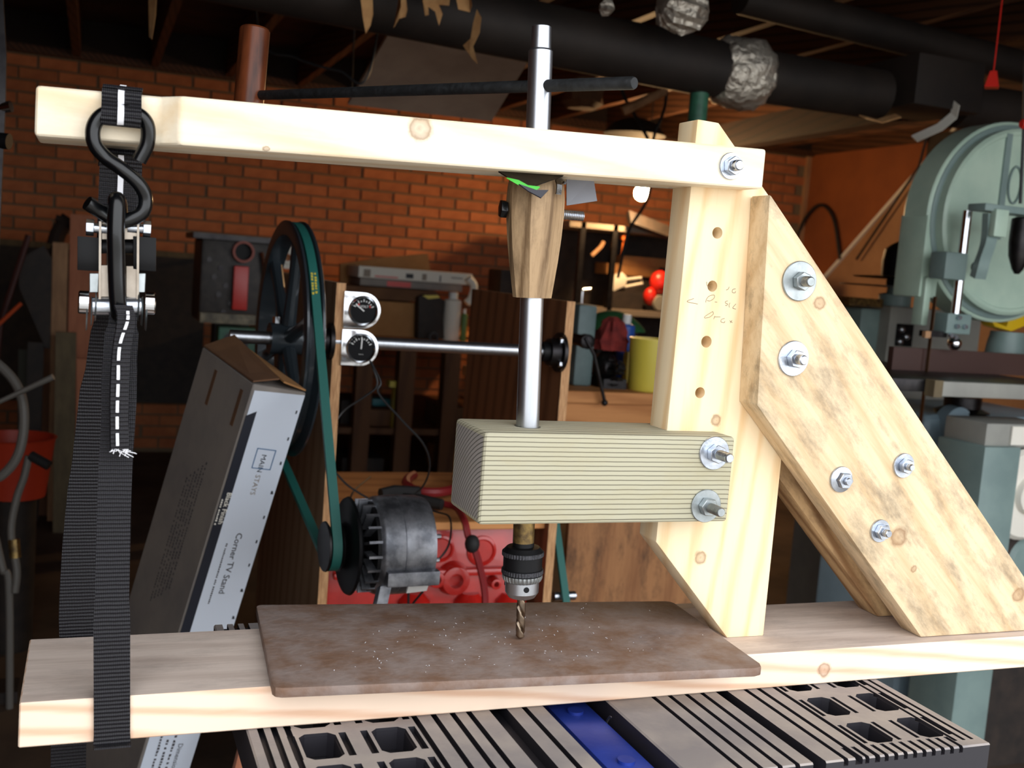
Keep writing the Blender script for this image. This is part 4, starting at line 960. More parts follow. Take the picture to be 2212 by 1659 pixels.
T1(MB().box((PY(1312, 830, yt_+.1).x-.05, yt_+.10, zt2), (PY(1312, 830, yt_+.1).x+.1, yt_+.22, PY(1325, 713, yt_+.17).z)), 'tool_case', M_dark, 'dark tool case under the green hat', 'tool case', bevel=.004)

# ------------------------------------------------------------------ shelving on the wall behind it
ysf = 4.75
su = thing('shelf_unit', 'dark steel shelving with grey shelves against the brick wall', 'shelving', V(PY(1330, 650, ysf).x, ysf+.25, FLOOR))
xs0 = PY(1225, 560, ysf).x; xs1_ = PY(1600, 560, ysf).x
zs1 = PY(1340, 668, ysf).z; zs2 = PY(1330, 487, ysf).z
MB().box((xs0, ysf, zs1-.035), (xs1_, ysf+.42, zs1)).build('shelf_board', M_shelf, su)
MB().box((xs0, ysf, zs2-.03), (xs1_, ysf+.42, zs2)).build('shelf_board', M_shelf, su)
MB().box((xs0, ysf+.4, FLOOR), (xs1_, ysf+.42, zs2)).build('back_panel', M_dark, su)
for u in (1250, 1320, 1590): x = PY(u, 560, ysf).x; MB().box((x, ysf, FLOOR), (x+.03, ysf+.03, zs2+.0)).build('upright', M_darksteel, su)
ys = ysf+.06
T1(ybox(1345, 556, 1450, 575, ys+.13, .17).box((PY(1333, 580, ys).x, ys+.135, zs1+.20), (PY(1448, 580, ys).x, ys+.3, PY(1400, 574, ys).z)), 'brown_carton', M_card, 'flattened brown carton on top of the tools on the grey shelf', 'carton', bevel=.003)
T1(MB().box((PY(1360, 620, ys+.1).x, ys+.16, zs1), (PY(1448, 620, ys+.1).x, ys+.3, zs1+.198)), 'parts_bin', M_dark, 'dark parts bin holding up the brown carton', 'bin', bevel=.004)
rt = thing('red_power_tool', 'glossy red power tool with a grey guard on the grey shelf', 'power tool', V(PY(1420, 640, ys).x, ys+.02, zs1))
c = PY(1425, 610, ys+.02); MB().ball(c, .062, 18, 12, (1, .9, 1.15)).build('motor_housing', M_redtool, rt)
c2 = PY(1404, 640, ys+.02); MB().ball(c2, .045, 16, 10, (.9, .9, 1.2)).build('gear_housing', M_redtool, rt)
MB().lathe(V(c2.x+.05, ys-.03, zs1+.052), (0, 1, 0), [(0, .044), (.01, .046), (.05, .044)], 24).build('guard', M_grey, rt)
MB().box((c2.x-.03, ys, zs1), (c.x+.05, ys+.05, zs1+.03)).build('base', M_darksteel, rt)
wd = thing('white_tool', 'cream plastic tool with open handle lying on the grey shelf', 'tool', V(PY(1340, 640, ys).x, ys, zs1))
MB().prism([PY(1324, 630, ys), PY(1352, 618, ys), PY(1356, 600, ys), PY(1345, 588, ys), PY(1330, 598, ys), PY(1322, 610, ys)], (0, .06, 0)).build('tool_body', M_cream, wd, bevel=.006)
MB().tube([PY(1348, 604, ys+.02), PY(1385, 600, ys+.02), PY(1388, 612, ys+.02), PY(1348, 620, ys+.02)], .008, 8).build('open_handle', M_cream, wd)
MB().box((PY(1322, 630, ys).x, ys, zs1), (PY(1390, 630, ys).x, ys+.1, PY(1340, 629, ys).z)).build('tool_case', M_dark, wd)
for k, (u0, u1) in enumerate(((1240, 1254), (1259, 1276))):
    p, q = PY(u0, 629-k*3, ys+.05), PY(u1, 627-k*3, ys+.05)
    T1(MB().cyl(p, q, .010, n=14).cyl(V(p.x, p.y, zs1), V(p.x, p.y, p.z-.005), .006, n=8), 'chrome_socket', M_chrome, ('short' if k == 0 else 'longer')+' bright chrome bar among the dark tools on the grey shelf', 'socket')
ch = PY(1300, 560, ys-.02)
T1(MB().tube(bez([PY(1278, 552, ys), PY(1296, 535, ys), PY(1304, 522, ys)]), .012, 8), 'wood_handle', M_tan, 'wooden tool handle hanging inside the dark shelving', 'tool handle')
rl = PY(1350, 512, ys-.03)
T1(MB().lathe(rl, (0, 1, 0), [(0, .02), (.03, .02)], 14).tube([rl+V(0, .015, 0), rl+V(-.003, .015, -.12)], .005, 6).tube([rl+V(0, .015, .015), V(rl.x, rl.y+.015, zs2-.031)], .003, 6), 'orange_reel', mat('orange_plastic', S(214, 110, 40), .5), 'small orange reel hanging from the upper grey shelf', 'reel')
sb = thing('sloping_board', 'dark plank leaning across the top of the shelving', 'plank', PY(1370, 480, ys))
MB().strip([PY(1358, 470, ysf-.03), PY(1450, 505, ysf-.03)], V(0, .04, 0)+V(0, 0, .07), .03).build('plank', M_dark, sb)

# ------------------------------------------------------------------ bench along the brick wall
ybb = yat(900, 735, 5.25); zbb = PY(950, 737, ybb).z
xq0, xq1 = PY(-350, 730, ybb).x, PY(1215, 760, ybb).x
bk_ = thing('wall_workbench', 'long dark wooden workbench along the brick wall with open cubbies', 'workbench', V(1, ybb+.3, FLOOR))
xm = PY(610, 730, ybb).x
MB().box((xm, ybb, zbb-.05), (xq1, YW-.03, zbb)).build('bench_top', M_board, bk_)
M_cub = wood('cubby_wood', S(104, 70, 44), S(78, 50, 32), rot=(0, R90, 0), ring=6, ringamt=.3)
for u in (618, 770, 862, 960, 1080): x = PY(u, 850, ybb).x; MB().box((x, ybb+.02, FLOOR), (x+.08, ybb+.1, zbb-.05)).build('leg', M_cub, bk_)
for v in (930, 1035): z = PY(900, v, ybb).z; MB().box((xm, ybb+.05, z-.03), (xq1, YW-.05, z)).build('lower_shelf', M_cub, bk_)
zl1 = PY(900, 930, ybb).z; zl2 = PY(900, 1035, ybb).z
def sbox(u0, u1, v0, zb, y, d, m, name, label, cat='box', **k):
    um = (u0+u1)/2; return T1(MB().box((PY(u0, v0, y).x, y, zb), (PY(u1, v0, y).x, y+d, PY(um, v0, y).z)), name, m, label, cat, bevel=.004, **k)
yk = ybb+.02
sbox(790, 848, 885, zl1, yk+.1, .3, M_cub, 'drawer_box', 'open brown wooden box on the lower bench shelf below the gauges')
sbox(955, 1010, 880, zl1, yk+.1, .3, M_carddark, 'drawer_box', 'dark brown carton on the lower bench shelf by the right plywood side')
sbox(738, 786, 865, zl1, yk+.14, .3, M_dark, 'tool_box', 'black tool box on the lower bench shelf next to the wooden box')
sbox(805, 845, 862, PY(826, 884, yk+.1).z+.002, yk+.2, .1, mat('teal_plastic', S(30, 110, 120), .5), 'teal_case', 'small teal case sitting on the open wooden box')
T1(MB().box((PY(848, 832, yk).x, yk+.05, PY(870, 840, yk).z), (PY(897, 832, yk).x, yk+.12, PY(870, 827, yk).z)).box((PY(860, 832, yk).x, yk+.055, zl1), (PY(885, 832, yk).x, yk+.115, PY(870, 840, yk).z+.003)), 'yellow_level', M_yellow, 'yellow tool lying on its stand under the wall bench', 'tool')
sbox(960, 1020, 975, zl2, yk+.1, .3, M_board, 'pine_crate', 'orange-brown crate low under the wall bench')
sbox(740, 830, 990, zl2, yk+.1, .3, M_dark, 'storage_bin', 'large black bin low under the wall bench')
# on the wall bench
yo = ybb+.14
T1(MB().prism([PY(735, 570, yo+.3), PY(735, 640, yo+.3), PY(940, 640, yo+.3), PY(931, 595, yo+.3), PY(924, 548, yo+.3), PY(830, 556, yo+.3)], (0, .03, 0)), 'carton_panel', M_card, 'large flat cardboard panel standing upright behind the boxes against the bricks', 'cardboard')
z_a = PY(850, 702, yo).z
sbox(730, 905, 650, zbb+.0, yo+.02, .26, M_card, 'lettered_carton', 'brown carton with dark lettering on the wall bench behind the gauges', 'carton')
lc_ = bpy.data.objects['lettered_carton']; 
for k, (t, u, v) in enumerate((('PART NO', 825, 662), ('KEEP DRY', 855, 662), ('QTY 1', 828, 676), ('MADE IN USA', 842, 690))): pass
sbox(725, 945, 622, PY(850, 649, yo).z, yo, .3, M_carddark, 'flat_carton', 'flat brown carton lying on the lettered carton', 'carton')
sbox(778, 1000, 607, PY(850, 621, yo).z, yo+.02, .26, M_greybox, 'grey_carton', 'thin grey carton with a red band between the brown and white cartons', 'carton')
gc = bpy.data.objects['grey_carton']; MB().box((PY(838, 614, yo).x, yo+.0185, PY(860, 622, yo+.02).z+.005), (PY(890, 614, yo).x, yo+.0195, PY(860, 607, yo+.02).z-.003)).build('red_band', M_redtool, gc)
wc = sbox(775, 1022, 583, PY(880, 606, yo).z, yo-.02, .26, M_cream, 'white_carton', 'long white carton with faint printing on top of the stacked cartons', 'carton')
for u0, u1, v0, v1, m in ((785, 800, 588, 604, M_shelf), (810, 860, 600, 603, M_redtool), (877, 893, 591, 601, M_inkblack), (912, 922, 589, 603, M_shelf), (950, 953, 590, 604, M_ink), (975, 1000, 592, 594, M_ink)):
    MB().box((PY(u0, 595, yo-.02).x, yo-.0212, PY(880, v1, yo-.02).z), (PY(u1, 595, yo-.02).x, yo-.0198, PY(880, v0, yo-.02).z)).build('print_mark', m, wc)
T1(MB().tube(bez([PY(1012, 600, yo-.05), PY(1024, 618, yo-.05), PY(1018, 645, yo-.05), PY(1008, 655, yo-.05)]), [.02]*31, 10), 'rolled_cloth', M_cream, 'pale cloth hanging over the end of the white carton', 'cloth')
T1(MB().prism([PY(905, 642, yo-.06), PY(920, 636, yo-.06), PY(945, 640, yo-.06), PY(962, 650, yo-.06), PY(958, 690, yo-.06), PY(960, 732, yo-.06), PY(903, 732, yo-.06)], (0, .08, 0)), 'black_bag', M_dark, 'black printed bag with a yellow top standing on the wall bench', 'bag', bevel=.004)
MB().prism([PY(912, 638, yo-.063), PY(946, 638, yo-.063), PY(950, 643, yo-.063), PY(925, 646, yo-.063)], (0, -.004, 0)).build('yellow_top', M_yellow, bpy.data.objects['black_bag'])
can('spray_can', 964, 1000, 632, 735, yo-.08, M_cream, 'white spray can standing on the wall bench by the plywood side', 'spray can', zbb)
can('thin_tube', 998, 1010, 668, 738, yo-.07, mat('green_label', S(86, 120, 60), .5), 'slim green tube standing beside the white spray can', 'tube', zbb)
rgm = MB().tubering(PY(936, 728, yo-.12), (0, -1, 0), .016, .026, .01); T1(rgm, 'steel_ring', M_darksteel, 'plain steel ring standing on the wall bench', 'ring')
T1(MB().box((PY(1082, 600, yo+.1).x, yo+.1, zbb), (PY(1125, 600, yo+.1).x, yo+.3, PY(1105, 583, yo+.1).z)), 'dark_speaker', M_dark, 'dark box standing on the wall bench behind the fluted collar', 'box', bevel=.01)

# ------------------------------------------------------------------ left-hand clutter
ye2 = yat(510, 600, 4.4)
en = thing('engine_on_stand', 'black engine with a round red-rimmed port and red bracket', 'engine', V(PY(510, 700, ye2).x, ye2+.2, FLOOR))
ybox(432, 520, 585, 700, ye2, .35).build('engine_casting', mat('engine_black', S(40, 36, 34), .5, .3, var=S(58, 52, 48), scale=30, bump=.5, bscale=40), en, bevel=.012)
ybox(418, 508, 590, 520, ye2-.02, .4).build('gasket_plate', M_darksteel, en)
c = PY(524, 544, ye2); o = MB().lathe(c+V(0, .02, 0), (0, -1, 0), [(0, .045), (.06, .043), (.06, .034), (.0, .034)], 32, caps=False).build('port_flange', mat('rust_red', S(150, 62, 40), .5), en)
MB().cyl(c+V(0, -.001, 0), c+V(0, .01, 0), .034, n=24).build('port_shade_disc', M_black, en)  # shade inside the port, put in as a plain black disc
ybox(504, 575, 536, 670, ye2-.05, .05).build('red_bracket', M_redtool, en, bevel=.004)
for k in range(7): c = PY(452+k*5+(k % 2)*20, 560+k*19, ye2); MB().hexn(c, (0, -1, 0), .012, .01).build('bolt_head', M_darksteel, en)
MB().tube([PY(566, 545, ye2-.02), PY(572, 600, ye2-.02), PY(562, 700, ye2-.02)], .008, 8).build('fuel_line', M_chrome, en)
ybox(432, 678, 552, 700, ye2-.06, .3).build('mount_plate', mat('worn_cream', S(150, 140, 116), .6, var=S(90, 84, 72), scale=20), en, bevel=.003)
MB().box((PY(470, 700, ye2).x, ye2+.1, FLOOR), (PY(545, 700, ye2).x, ye2+.25, PY(500, 699, ye2).z)).build('stand_post', M_darksteel, en)
gv = thing('green_vise', 'worn green machine vise below the black engine', 'vise', V(PY(515, 830, ye2-.1).x, ye2-.1, FLOOR))
a, b = PY(468, 790, ye2-.12), PY(560, 710, ye2-.12)
o = MB().box((a.x, a.y, a.z), (b.x, a.y+.1, b.z)).build('vise_body', M_greenpaint, gv, bevel=.012)
c = PY(508, 742, ye2-.12); MB().lathe(c+V(0, .002, 0), (0, -1, 0), [(0, .05), (.008, .05), (.008, .038), (.001, .036)], 28, caps=False).build('round_face', M_darksteel, gv)
MB().box(((a.x+b.x)/2-.05, a.y+.02, FLOOR), ((a.x+b.x)/2+.05, a.y+.09, a.z+.01)).build('pedestal', M_dark, gv)
c = PY(620, 556, ye2+.3)
fg = thing('white_flange', 'white plastic ring flange hanging behind the pulley', 'flange', c)
MB().lathe(c, (0, -1, 0), [(0, .05), (.01, .05), (.012, .03), (.03, .028), (.03, .016), (0, .016)], 28, caps=False).build('ring', M_cream, fg)
MB().cyl(c+V(0, .02, 0), V(c.x, YW, c.z), .012).build('peg', M_tan, fg)
# ledge and wire shelving low on the brick wall
MB().box((XL, YW-.12, PY(60, 530, YW-.1).z-.03), (PY(520, 540, YW-.1).x, YW, PY(60, 520, YW-.1).z)).build('wall_ledge', M_tan2, bpy.data.objects['wall_back'])
MB().box((PY(-150, 700, YW-.12).x, YW-.14, PY(60, 860, YW-.1).z), (PY(440, 700, YW-.12).x, YW-.12, PY(60, 533, YW-.1).z)).build('dark_backing', M_dark, bpy.data.objects['wall_back'])
# lumber leaning on the wall: (top-left u, top-right u, top v, bottom v, depth, material, label)
yl = 4.2
lum = [(114, 147, 523, 1080, 4.15, M_tan, 'narrow pale tan board leaning upright beside the black sheet'),
       (152, 232, 462, 1120, 4.35, M_pink, 'tall wide reddish board leaning upright behind the strap'),
       (120, 165, 717, 1140, 3.95, M_tan2, 'short grey-green board standing in front of the reddish board'),
       (40, 72, 755, 1110, 4.3, mat('grey_green_board', S(84, 86, 76), .8), 'dull grey-green board standing under the black sheet'),
       (66, 118, 752, 1110, 4.25, mat('brown_board', S(110, 76, 52), .8), 'brown board standing between the two grey-green boards'),
       (166, 210, 775, 1120, 4.0, M_pink, 'short reddish offcut standing in front of the tall reddish board')]
for u0, u1, v0, v1, y, m, lab in lum:
    p0, p1_ = PY(u0, v0, y), PY(u1, v0, y); q0 = PY(u0-(v1-v0)*.06, v1, y-.15)
    w = p1_.x-p0.x; dx = (q0.x-p0.x); top = V(p0.x, y, p0.z); t_ = (FLOOR-top.z); bot = V(p0.x+.02, y-.2, FLOOR)
    MB().prism([bot, bot+V(w, 0, 0), top+V(w, 0, 0), top], (0, .025, 0)).build('board', m, None, lab, 'board', 'lumber leaning at the left wall end')
y = 3.95; T1(MB().prism([PY(42, 622, y), PY(98, 752, y), PY(108, 752, y), PY(112, 560, y), PY(95, 530, y), PY(40, 560, y)], (0, .03, 0)).box((PY(60, 740, y).x, y+.002, FLOOR), (PY(95, 740, y).x, y+.028, PY(80, 740, y).z)), 'black_sheet', M_dark, 'black sheet standing among the leaning boards', 'sheet')
y = 4.45; T1(MB().tube(bez([PY(150, 470, y), PY(128, 500, y), PY(118, 530, y)]), .035, 10).tube([PY(118, 530, y), V(PY(100, 700, y).x, y, FLOOR)], .018, 8).tube([PY(120, 470, y-.02), PY(172, 486, y-.02)], .015, 6), 'dark_broom', mat('broom_bristle', S(40, 26, 18), .9), 'dark upside-down broom standing behind the boards', 'broom')
y = 3.7; T1(MB().tube([PY(62, 508, y), PY(0, 700, y), V(PY(-30, 800, y).x, y-.1, FLOOR)], .012, 8), 'dark_pole', mat('dark_red_pole', S(64, 26, 20), .6), 'thin dark red pole leaning at the wall ledge', 'pole')
y = 3.6; T1(MB().tube([PY(46, 655, y), PY(-40, 735, y), V(PY(-160, 900, y).x, y, FLOOR)], .008, 8), 'orange_rod', mat('orange_rod', S(190, 74, 30), .5), 'thin orange rod slanting down at the left edge', 'rod')
# hose, grey rod, red tub, metal frame
hz_ = 2.6
T1(MB().tube(bez([P(-90, 750, hz_), P(-20, 775, hz_), P(35, 830, hz_), P(52, 900, hz_), P(40, 980, hz_), P(0, 1030, hz_), P(-60, 1050, hz_), P(-140, 1200, hz_), P(-150, 1800, 2.55)], 8), .0115, 10), 'grey_hose', M_hose, 'thick grey hose bent in an arc at the left edge', 'hose')
T1(MB().tube([P(115, 814, 2.5), P(-60, 895, 2.5), P(-130, 1900, 2.45)], .0075, 10), 'grey_rod', M_hose, 'straight grey rod crossing in front of the hose', 'rod')
tz = 3.0; c = P(20, 1085, tz)
tub = thing('red_tub', 'orange-red plastic tub on the floor behind the hose', 'tub', V(c.x, c.y+.12, c.z))
tub.location.z = FLOOR; ORG[tub.name] = Vector(tub.location)
rim = P(112, 985, tz).x-P(20, 985, tz).x; zt3 = P(20, 955, tz).z; zb3 = P(20, 1090, tz).z
ctr = V(c.x, c.y+.12, zb3)
MB().lathe(ctr, (0, 0, 1), [(0, .001), (0, rim*.8), (zt3-zb3-.01, rim*1.0), (zt3-zb3, rim*1.05), (zt3-zb3, rim*.97), (.01, rim*.76), (.01, .001)], 32, caps=False).build('tub_shell', mat('tub_red', S(190, 58, 32), .45), tub)
MB().lathe(V(ctr.x, ctr.y, FLOOR), (0, 0, 1), [(0, rim*.6), (zb3-FLOOR, rim*.6)], 20).build('stool_base', M_dark, tub)
fz_ = 2.75
frm = thing('metal_frame', 'worn grey metal tube frame with a black grip in front of the tub', 'frame', P(20, 1290, fz_))
MB().tube(bez([P(62, 985, fz_), P(52, 1030, fz_), P(35, 1080, fz_), P(24, 1150, fz_), P(36, 1230, fz_), P(32, 1280, fz_)], 6), .0095, 10).build('tube', M_hose, frm)
MB().tube(bez([P(-10, 1160, fz_), P(6, 1230, fz_), P(20, 1285, fz_), P(20, 1700, fz_)], 6), .0095, 10).build('tube', M_hose, frm)
MB().tube([P(66, 984, fz_), P(106, 1006, fz_)], .013, 12).build('black_grip', M_rubber, frm)
MB().cyl(P(30, 1165, fz_), P(33, 1205, fz_), .014, n=12).build('brass_joint', M_brass, frm)
MB().box((P(-40, 1400, fz_).x, P(0, 1400, fz_).y, FLOOR), (P(40, 1400, fz_).x, P(0, 1400, fz_).y+.1, FLOOR+.03)).build('foot_bar', M_dark, frm)
# machine edge poking in at the top left
mz = 1.9
mo = thing('steel_rack', 'dark steel rack edge with two rods poking in at the left edge', 'rack', P(-30, 300, mz))
mo.location.z = FLOOR; ORG[mo.name] = Vector(mo.location)
MB().strip([P(-8, -60, mz), P(2, 120, mz), P(0, 230, mz), V(P(-30, 230, mz).x, P(0, 230, mz).y, FLOOR)], V(.018, 0, 0), .02).build('upright', M_darksteel, mo)
MB().cyl(P(-25, 238, mz), P(24, 230, mz), .010, n=16).build('chrome_rod', M_chrome, mo)
MB().cyl(P(-25, 300, mz), P(20, 306, mz), .014, n=16).build('black_rod', M_black, mo)
# things low under the plank
T1(MB().prism([V(PY(430, 1600, .9).x, .9, FLOOR), V(PY(520, 1600, .9).x, .9, FLOOR), V(PY(500, 1600, .9).x+.12, .95, FLOOR+.55), V(PY(460, 1600, .9).x+.1, .95, FLOOR+.55)], (0, .02, 0)), 'offcut', M_pink, 'reddish offcut standing on the floor under the workbench', 'offcut')

# ------------------------------------------------------------------ band saw
ysw = yat(2195, 480, 3.0); sc0 = PY(2195, 482, ysw); RS = sc0.x-PY(2022, 482, ysw).x
saw = thing('band_saw', 'large grey-green band saw with round wheel cover by the right wall', 'band saw', V(sc0.x, ysw+.15, FLOOR))
MB().lathe(sc0+V(0, .14, 0), (0, -1, 0), [(0, RS*.97), (.012, RS), (.10, RS), (.104, RS*.985), (.106, RS*.97)], 64).build('wheel_housing', M_sawgreen, saw)
MB().lathe(sc0+V(0, .034, 0), (0, -1, 0), [(0, RS*.97), (.003, RS*.965), (.006, RS*.93)], 64).build('cover_seam', M_sawdark, saw)
cov = MB().lathe(sc0+V(0, .03, 0), (0, -1, 0), [(0, RS*.92), (.028, RS*.92), (.034, RS*.89), (.034, RS*.86), (.030, RS*.85), (.030, .001)], 64, caps=False).build('wheel_cover', M_sawgreen, saw)
MB().box((PY(2160, 400, ysw).x, ysw-.006, sc0.z-.05), (PY(2172, 400, ysw).x, ysw+.002, sc0.z+RS*.85)).build('cover_rib', M_sawdark, saw)
ov = [V(PY(2190, 400, ysw).x+.022*math.cos(a), ysw-.004, PY(2190, 400, ysw).z+.05*math.sin(a)) for a in [i*math.pi/12 for i in range(24)]]
MB().tube(ov, .003, 6, closed=True).build('oval_slot', M_sawdark, saw)
a, b = PY(2022, 640, ysw+.03), PY(2050, 480, ysw+.03)
MB().box((sc0.x-RS, ysw+.034, PY(2030, 645, ysw).z), (sc0.x-RS+.06, ysw+.14, sc0.z)).build('blade_housing', M_sawgreen, saw, bevel=.006)
MB().box((PY(2008, 640, ysw).x, ysw+.02, PY(2020, 705, ysw).z), (PY(2022, 640, ysw).x, ysw+.06, PY(2020, 600, ysw).z)).build('blade_guard', M_sawgreen, saw, bevel=.003)
xg = PY(2085, 500, ysw-.05).x
MB().cyl(V(xg, ysw-.05, PY(2070, 705, ysw-.05).z), V(xg, ysw-.05, PY(2088, 455, ysw-.05).z), .0125, n=20).build('guide_post', M_chrome, saw)
ybox(2042, 545, 2090, 605, ysw-.07, .06).build('guide_clamp', M_sawdark, saw, bevel=.006)
c = PY(2106, 577, ysw-.05); MB().lathe(c, (1, 0, 0), [(0, .015), (.012, .018), (.02, .012)], 18).build('clamp_knob', M_black, saw)
ybox(2046, 678, 2098, 722, ysw-.07, .05).build('blade_guide', M_sawdark, saw, bevel=.004)
for u, v in ((2070, 686), (2066, 705), (2083, 706), (2052, 724), (2062, 728)): c = PY(u, v, ysw-.072); MB().cyl(c, c+V(0, -.008, 0), .006, n=14).build('guide_bolt', M_zinc, saw)
ybox(1992, 715, 2046, 728, ysw-.06, .012).build('guide_arm', M_darksteel, saw)
c = PY(1998, 722, ysw-.062); MB().box((c.x-.009, c.y-.012, c.z-.009), (c.x+.009, c.y, c.z+.009)).build('arm_end', M_tan, saw)
c = PY(2062, 742, ysw-.05); MB().ball(c, .019, 14, 10).build('guide_knob', M_chrome, saw)
xb = PY(2006, 740, ysw-.03).x
MB().box((xb-.0005, ysw-.04, PY(2000, 1000, ysw).z), (xb+.0008, ysw-.028, PY(2010, 640, ysw).z)).build('saw_blade', mat('blade_steel', S(110, 82, 60), .5, .8), saw)
ztb = PY(2100, 822, ysw-.25).z
ytb = ysw-.28
MB().box((PY(1900, 815, ytb).x, ytb, ztb-.03), (PY(2330, 815, ytb).x, ytb+.56, ztb)).build('saw_table', M_darksteel, saw, bevel=.003)
MB().box((PY(1930, 760, ysw-.02).x, ysw-.02, ztb), (PY(2330, 780, ysw-.02).x, ysw+.0, PY(2080, 758, ysw-.02).z)).build('rip_fence', mat('fence_brown', S(70, 46, 40), .5), saw)
MB().box((PY(2010, 845, ytb-.02).x, ytb-.03, PY(2100, 858, ytb-.02).z), (PY(2330, 845, ytb-.02).x, ytb-.005, PY(2100, 826, ytb-.02).z)).build('front_rail', M_grey, saw, bevel=.002)
MB().box((PY(2010, 845, ytb-.02).x-.002, ytb-.034, PY(2100, 858, ytb-.02).z-.002), (PY(2027, 845, ytb-.02).x, ytb-.002, PY(2100, 826, ytb-.02).z+.002)).build('rail_cap', M_tan2, saw)
c = PY(2078, 880, ytb+.30); MB().lathe(c, (0, 0, 1), [(-.05, .06), (-.01, .075), (.0, .05), (.03, .05)], 24).build('trunnion', M_darksteel, saw)
ybas = ysw-.02
MB().box((PY(1992, 1000, ybas).x, ybas, FLOOR), (PY(2330, 1000, ybas).x, ybas+.4, PY(2100, 898, ybas).z)).build('saw_base', M_sawblue, saw, bevel=.03, seg=3)
c = PY(2060, 915, ybas); MB().lathe(c+V(0, .02, 0), (0, -1, 0), [(0, .05), (.04, .048), (.05, .03)], 28).build('base_boss', M_sawblue, saw)
# grey cabinet beside it with a white gauge wheel
ycb = yat(2150, 1100, 2.68)
cb = thing('grinder_cabinet', 'grey-green machine cabinet with a white wheel in front of the band saw base', 'cabinet', V(PY(2190, 1100, ycb).x, ycb+.1, FLOOR))
MB().box((PY(2112, 1100, ycb).x, ycb, FLOOR), (PY(2190, 1100, ycb).x, ycb+.16, PY(2150, 966, ycb).z)).build('cabinet_body', M_sawdark, cb, bevel=.004)
MB().box((PY(2145, 930, ycb).x, ycb+.02, PY(2150, 968, ycb).z-.002), (PY(2300, 930, ycb).x, ycb+.16, PY(2170, 918, ycb).z)).build('top_block', M_grey, cb, bevel=.004)
ybox(2186, 922, 2240, 962, ycb+.014, .005).build('data_plate', M_cream, cb)
c = PY(2215, 1068, ycb+.02); MB().lathe(c, (0, -1, 0), [(-.02, .115), (.0, .118), (.012, .108), (.014, .05), (.03, .045), (.032, .0)], 36, caps=False).build('white_wheel', M_cream, cb)
c = PY(2220, 1215, ycb+.05); MB().lathe(c, (0, -1, 0), [(-.04, .06), (.0, .07), (.01, .06), (.012, .03)], 30).build('lower_wheel', M_sawdark, cb)
MB().box((PY(2185, 1100, ycb).x, ycb+.05, FLOOR), (PY(2330, 1100, ycb).x, ycb+.18, PY(2150, 966, ycb).z-.01)).build('cabinet_rear', M_dark, cb)
# hanging die-grinder in front of the saw cover
yhg = ysw-.18
hg = thing('hanging_drill', 'dark bullet-nosed drill head with pale bracket in front of the saw cover', 'drill', PY(2190, 590, yhg))
MB().lathe(PY(2196, 592, yhg), (0.02, 0, 1), [(0, .006), (.012, .014), (.045, .026), (.08, .030), (.14, .030), (.145, .02)], 24).build('nose_body', M_darksteel, hg)
ybox(2150, 452, 2178, 512, yhg-.03, .02).build('bracket', M_sawgreen, hg, bevel=.003)
ybox(2128, 446, 2260, 462, yhg-.02, .06).build('cross_arm', M_sawdark, hg, bevel=.003)
MB().strip(bez([PY(2140, 462, yhg), PY(2136, 520, yhg), PY(2120, 570, yhg-.02), PY(2112, 600, yhg-.01)], 6), V(.035, 0, 0), .02).build('support_casting', M_sawdark, hg)
MB().tube([PY(2204, 440, yhg-.03), PY(2212, 270, yhg-.03), PY(2214, 120, yhg-.03)], .004, 8).build('hanging_cable', M_cable, hg)
MB().lathe(PY(2206, 268, yhg-.04), (1, 0, .1), [(0, .008), (.004, .012), (.06, .012)], 14).build('red_grip', M_redtool, hg)
# milling machine / grey cabinet with switch window behind the saw
ymm = yat(2000, 720, 3.7)
mm = thing('grey_machine', 'grey machine cabinet with a small square window behind the band saw', 'machine', V(PY(2000, 800, ymm).x, ymm+.2, FLOOR))
MB().box((PY(1916, 740, ymm).x, ymm, FLOOR), (PY(2115, 740, ymm).x, ymm+.4, PY(2010, 668, ymm).z)).build('cabinet_body', M_grey, mm, bevel=.006)
ybox(1936, 700, 1972, 748, ymm-.004, .006).build('switch_window', M_black, mm)
for u, v in ((1948, 712), (1958, 728), (1944, 738)): c = PY(u, v, ymm-.006); MB().ball(c, .012, 10, 6).build('switch_part', M_zinc, mm)
ybox(1855, 668, 1912, 790, ymm+.05, .3).build('side_door', M_sawdark, mm, bevel=.004)
ybox(1835, 644, 1908, 662, ymm+.02, .3).build('pipe_rail', M_brass, mm)
# spindle sander head with discs
ysd = ymm+.12
sd = thing('disc_machine', 'dark motor head with two thin steel discs on the grey machine', 'machine head', V(PY(1945, 668, ysd).x, ysd, PY(1945, 668, ysd).z))
c = PY(1938, 600, ysd)
zb4 = PY(2010, 668, ymm).z+.0008
MB().lathe(V(c.x, c.y, zb4), (0, 0, 1), [(0, .055), (.04, .055), (.045, .03), (.085, .03)], 28).build('lower_collar', M_sawdark, sd)
MB().lathe(V(c.x, c.y, PY(1935, 621, ysd).z), (0, 0, 1), [(0, .19), (.003, .19), (.005, .05)], 48).build('lower_disc', M_darksteel, sd)
MB().lathe(V(c.x, c.y, PY(1935, 621, ysd).z), (0, 0, 1), [(0, .035), (.05, .035)], 20).build('spacer', M_black, sd)
MB().lathe(V(c.x, c.y, PY(1935, 603, ysd).z), (0, 0, 1), [(0, .14), (.004, .15), (.010, .06)], 48).build('upper_disc', M_darksteel, sd)
MB().lathe(V(c.x, c.y, PY(1935, 602, ysd).z), (0, 0, 1), [(0, .055), (.06, .058), (.10, .052), (.118, .03), (.13, .008)], 28).build('motor_cap', M_black, sd)
ybox(1955, 566, 1970, 585, ysd-.06, .02).build('name_plate', M_grey, sd)
ybox(1957, 588, 1990, 603, ysd-.06, .06).build('switch_box', M_grey, sd, bevel=.003)
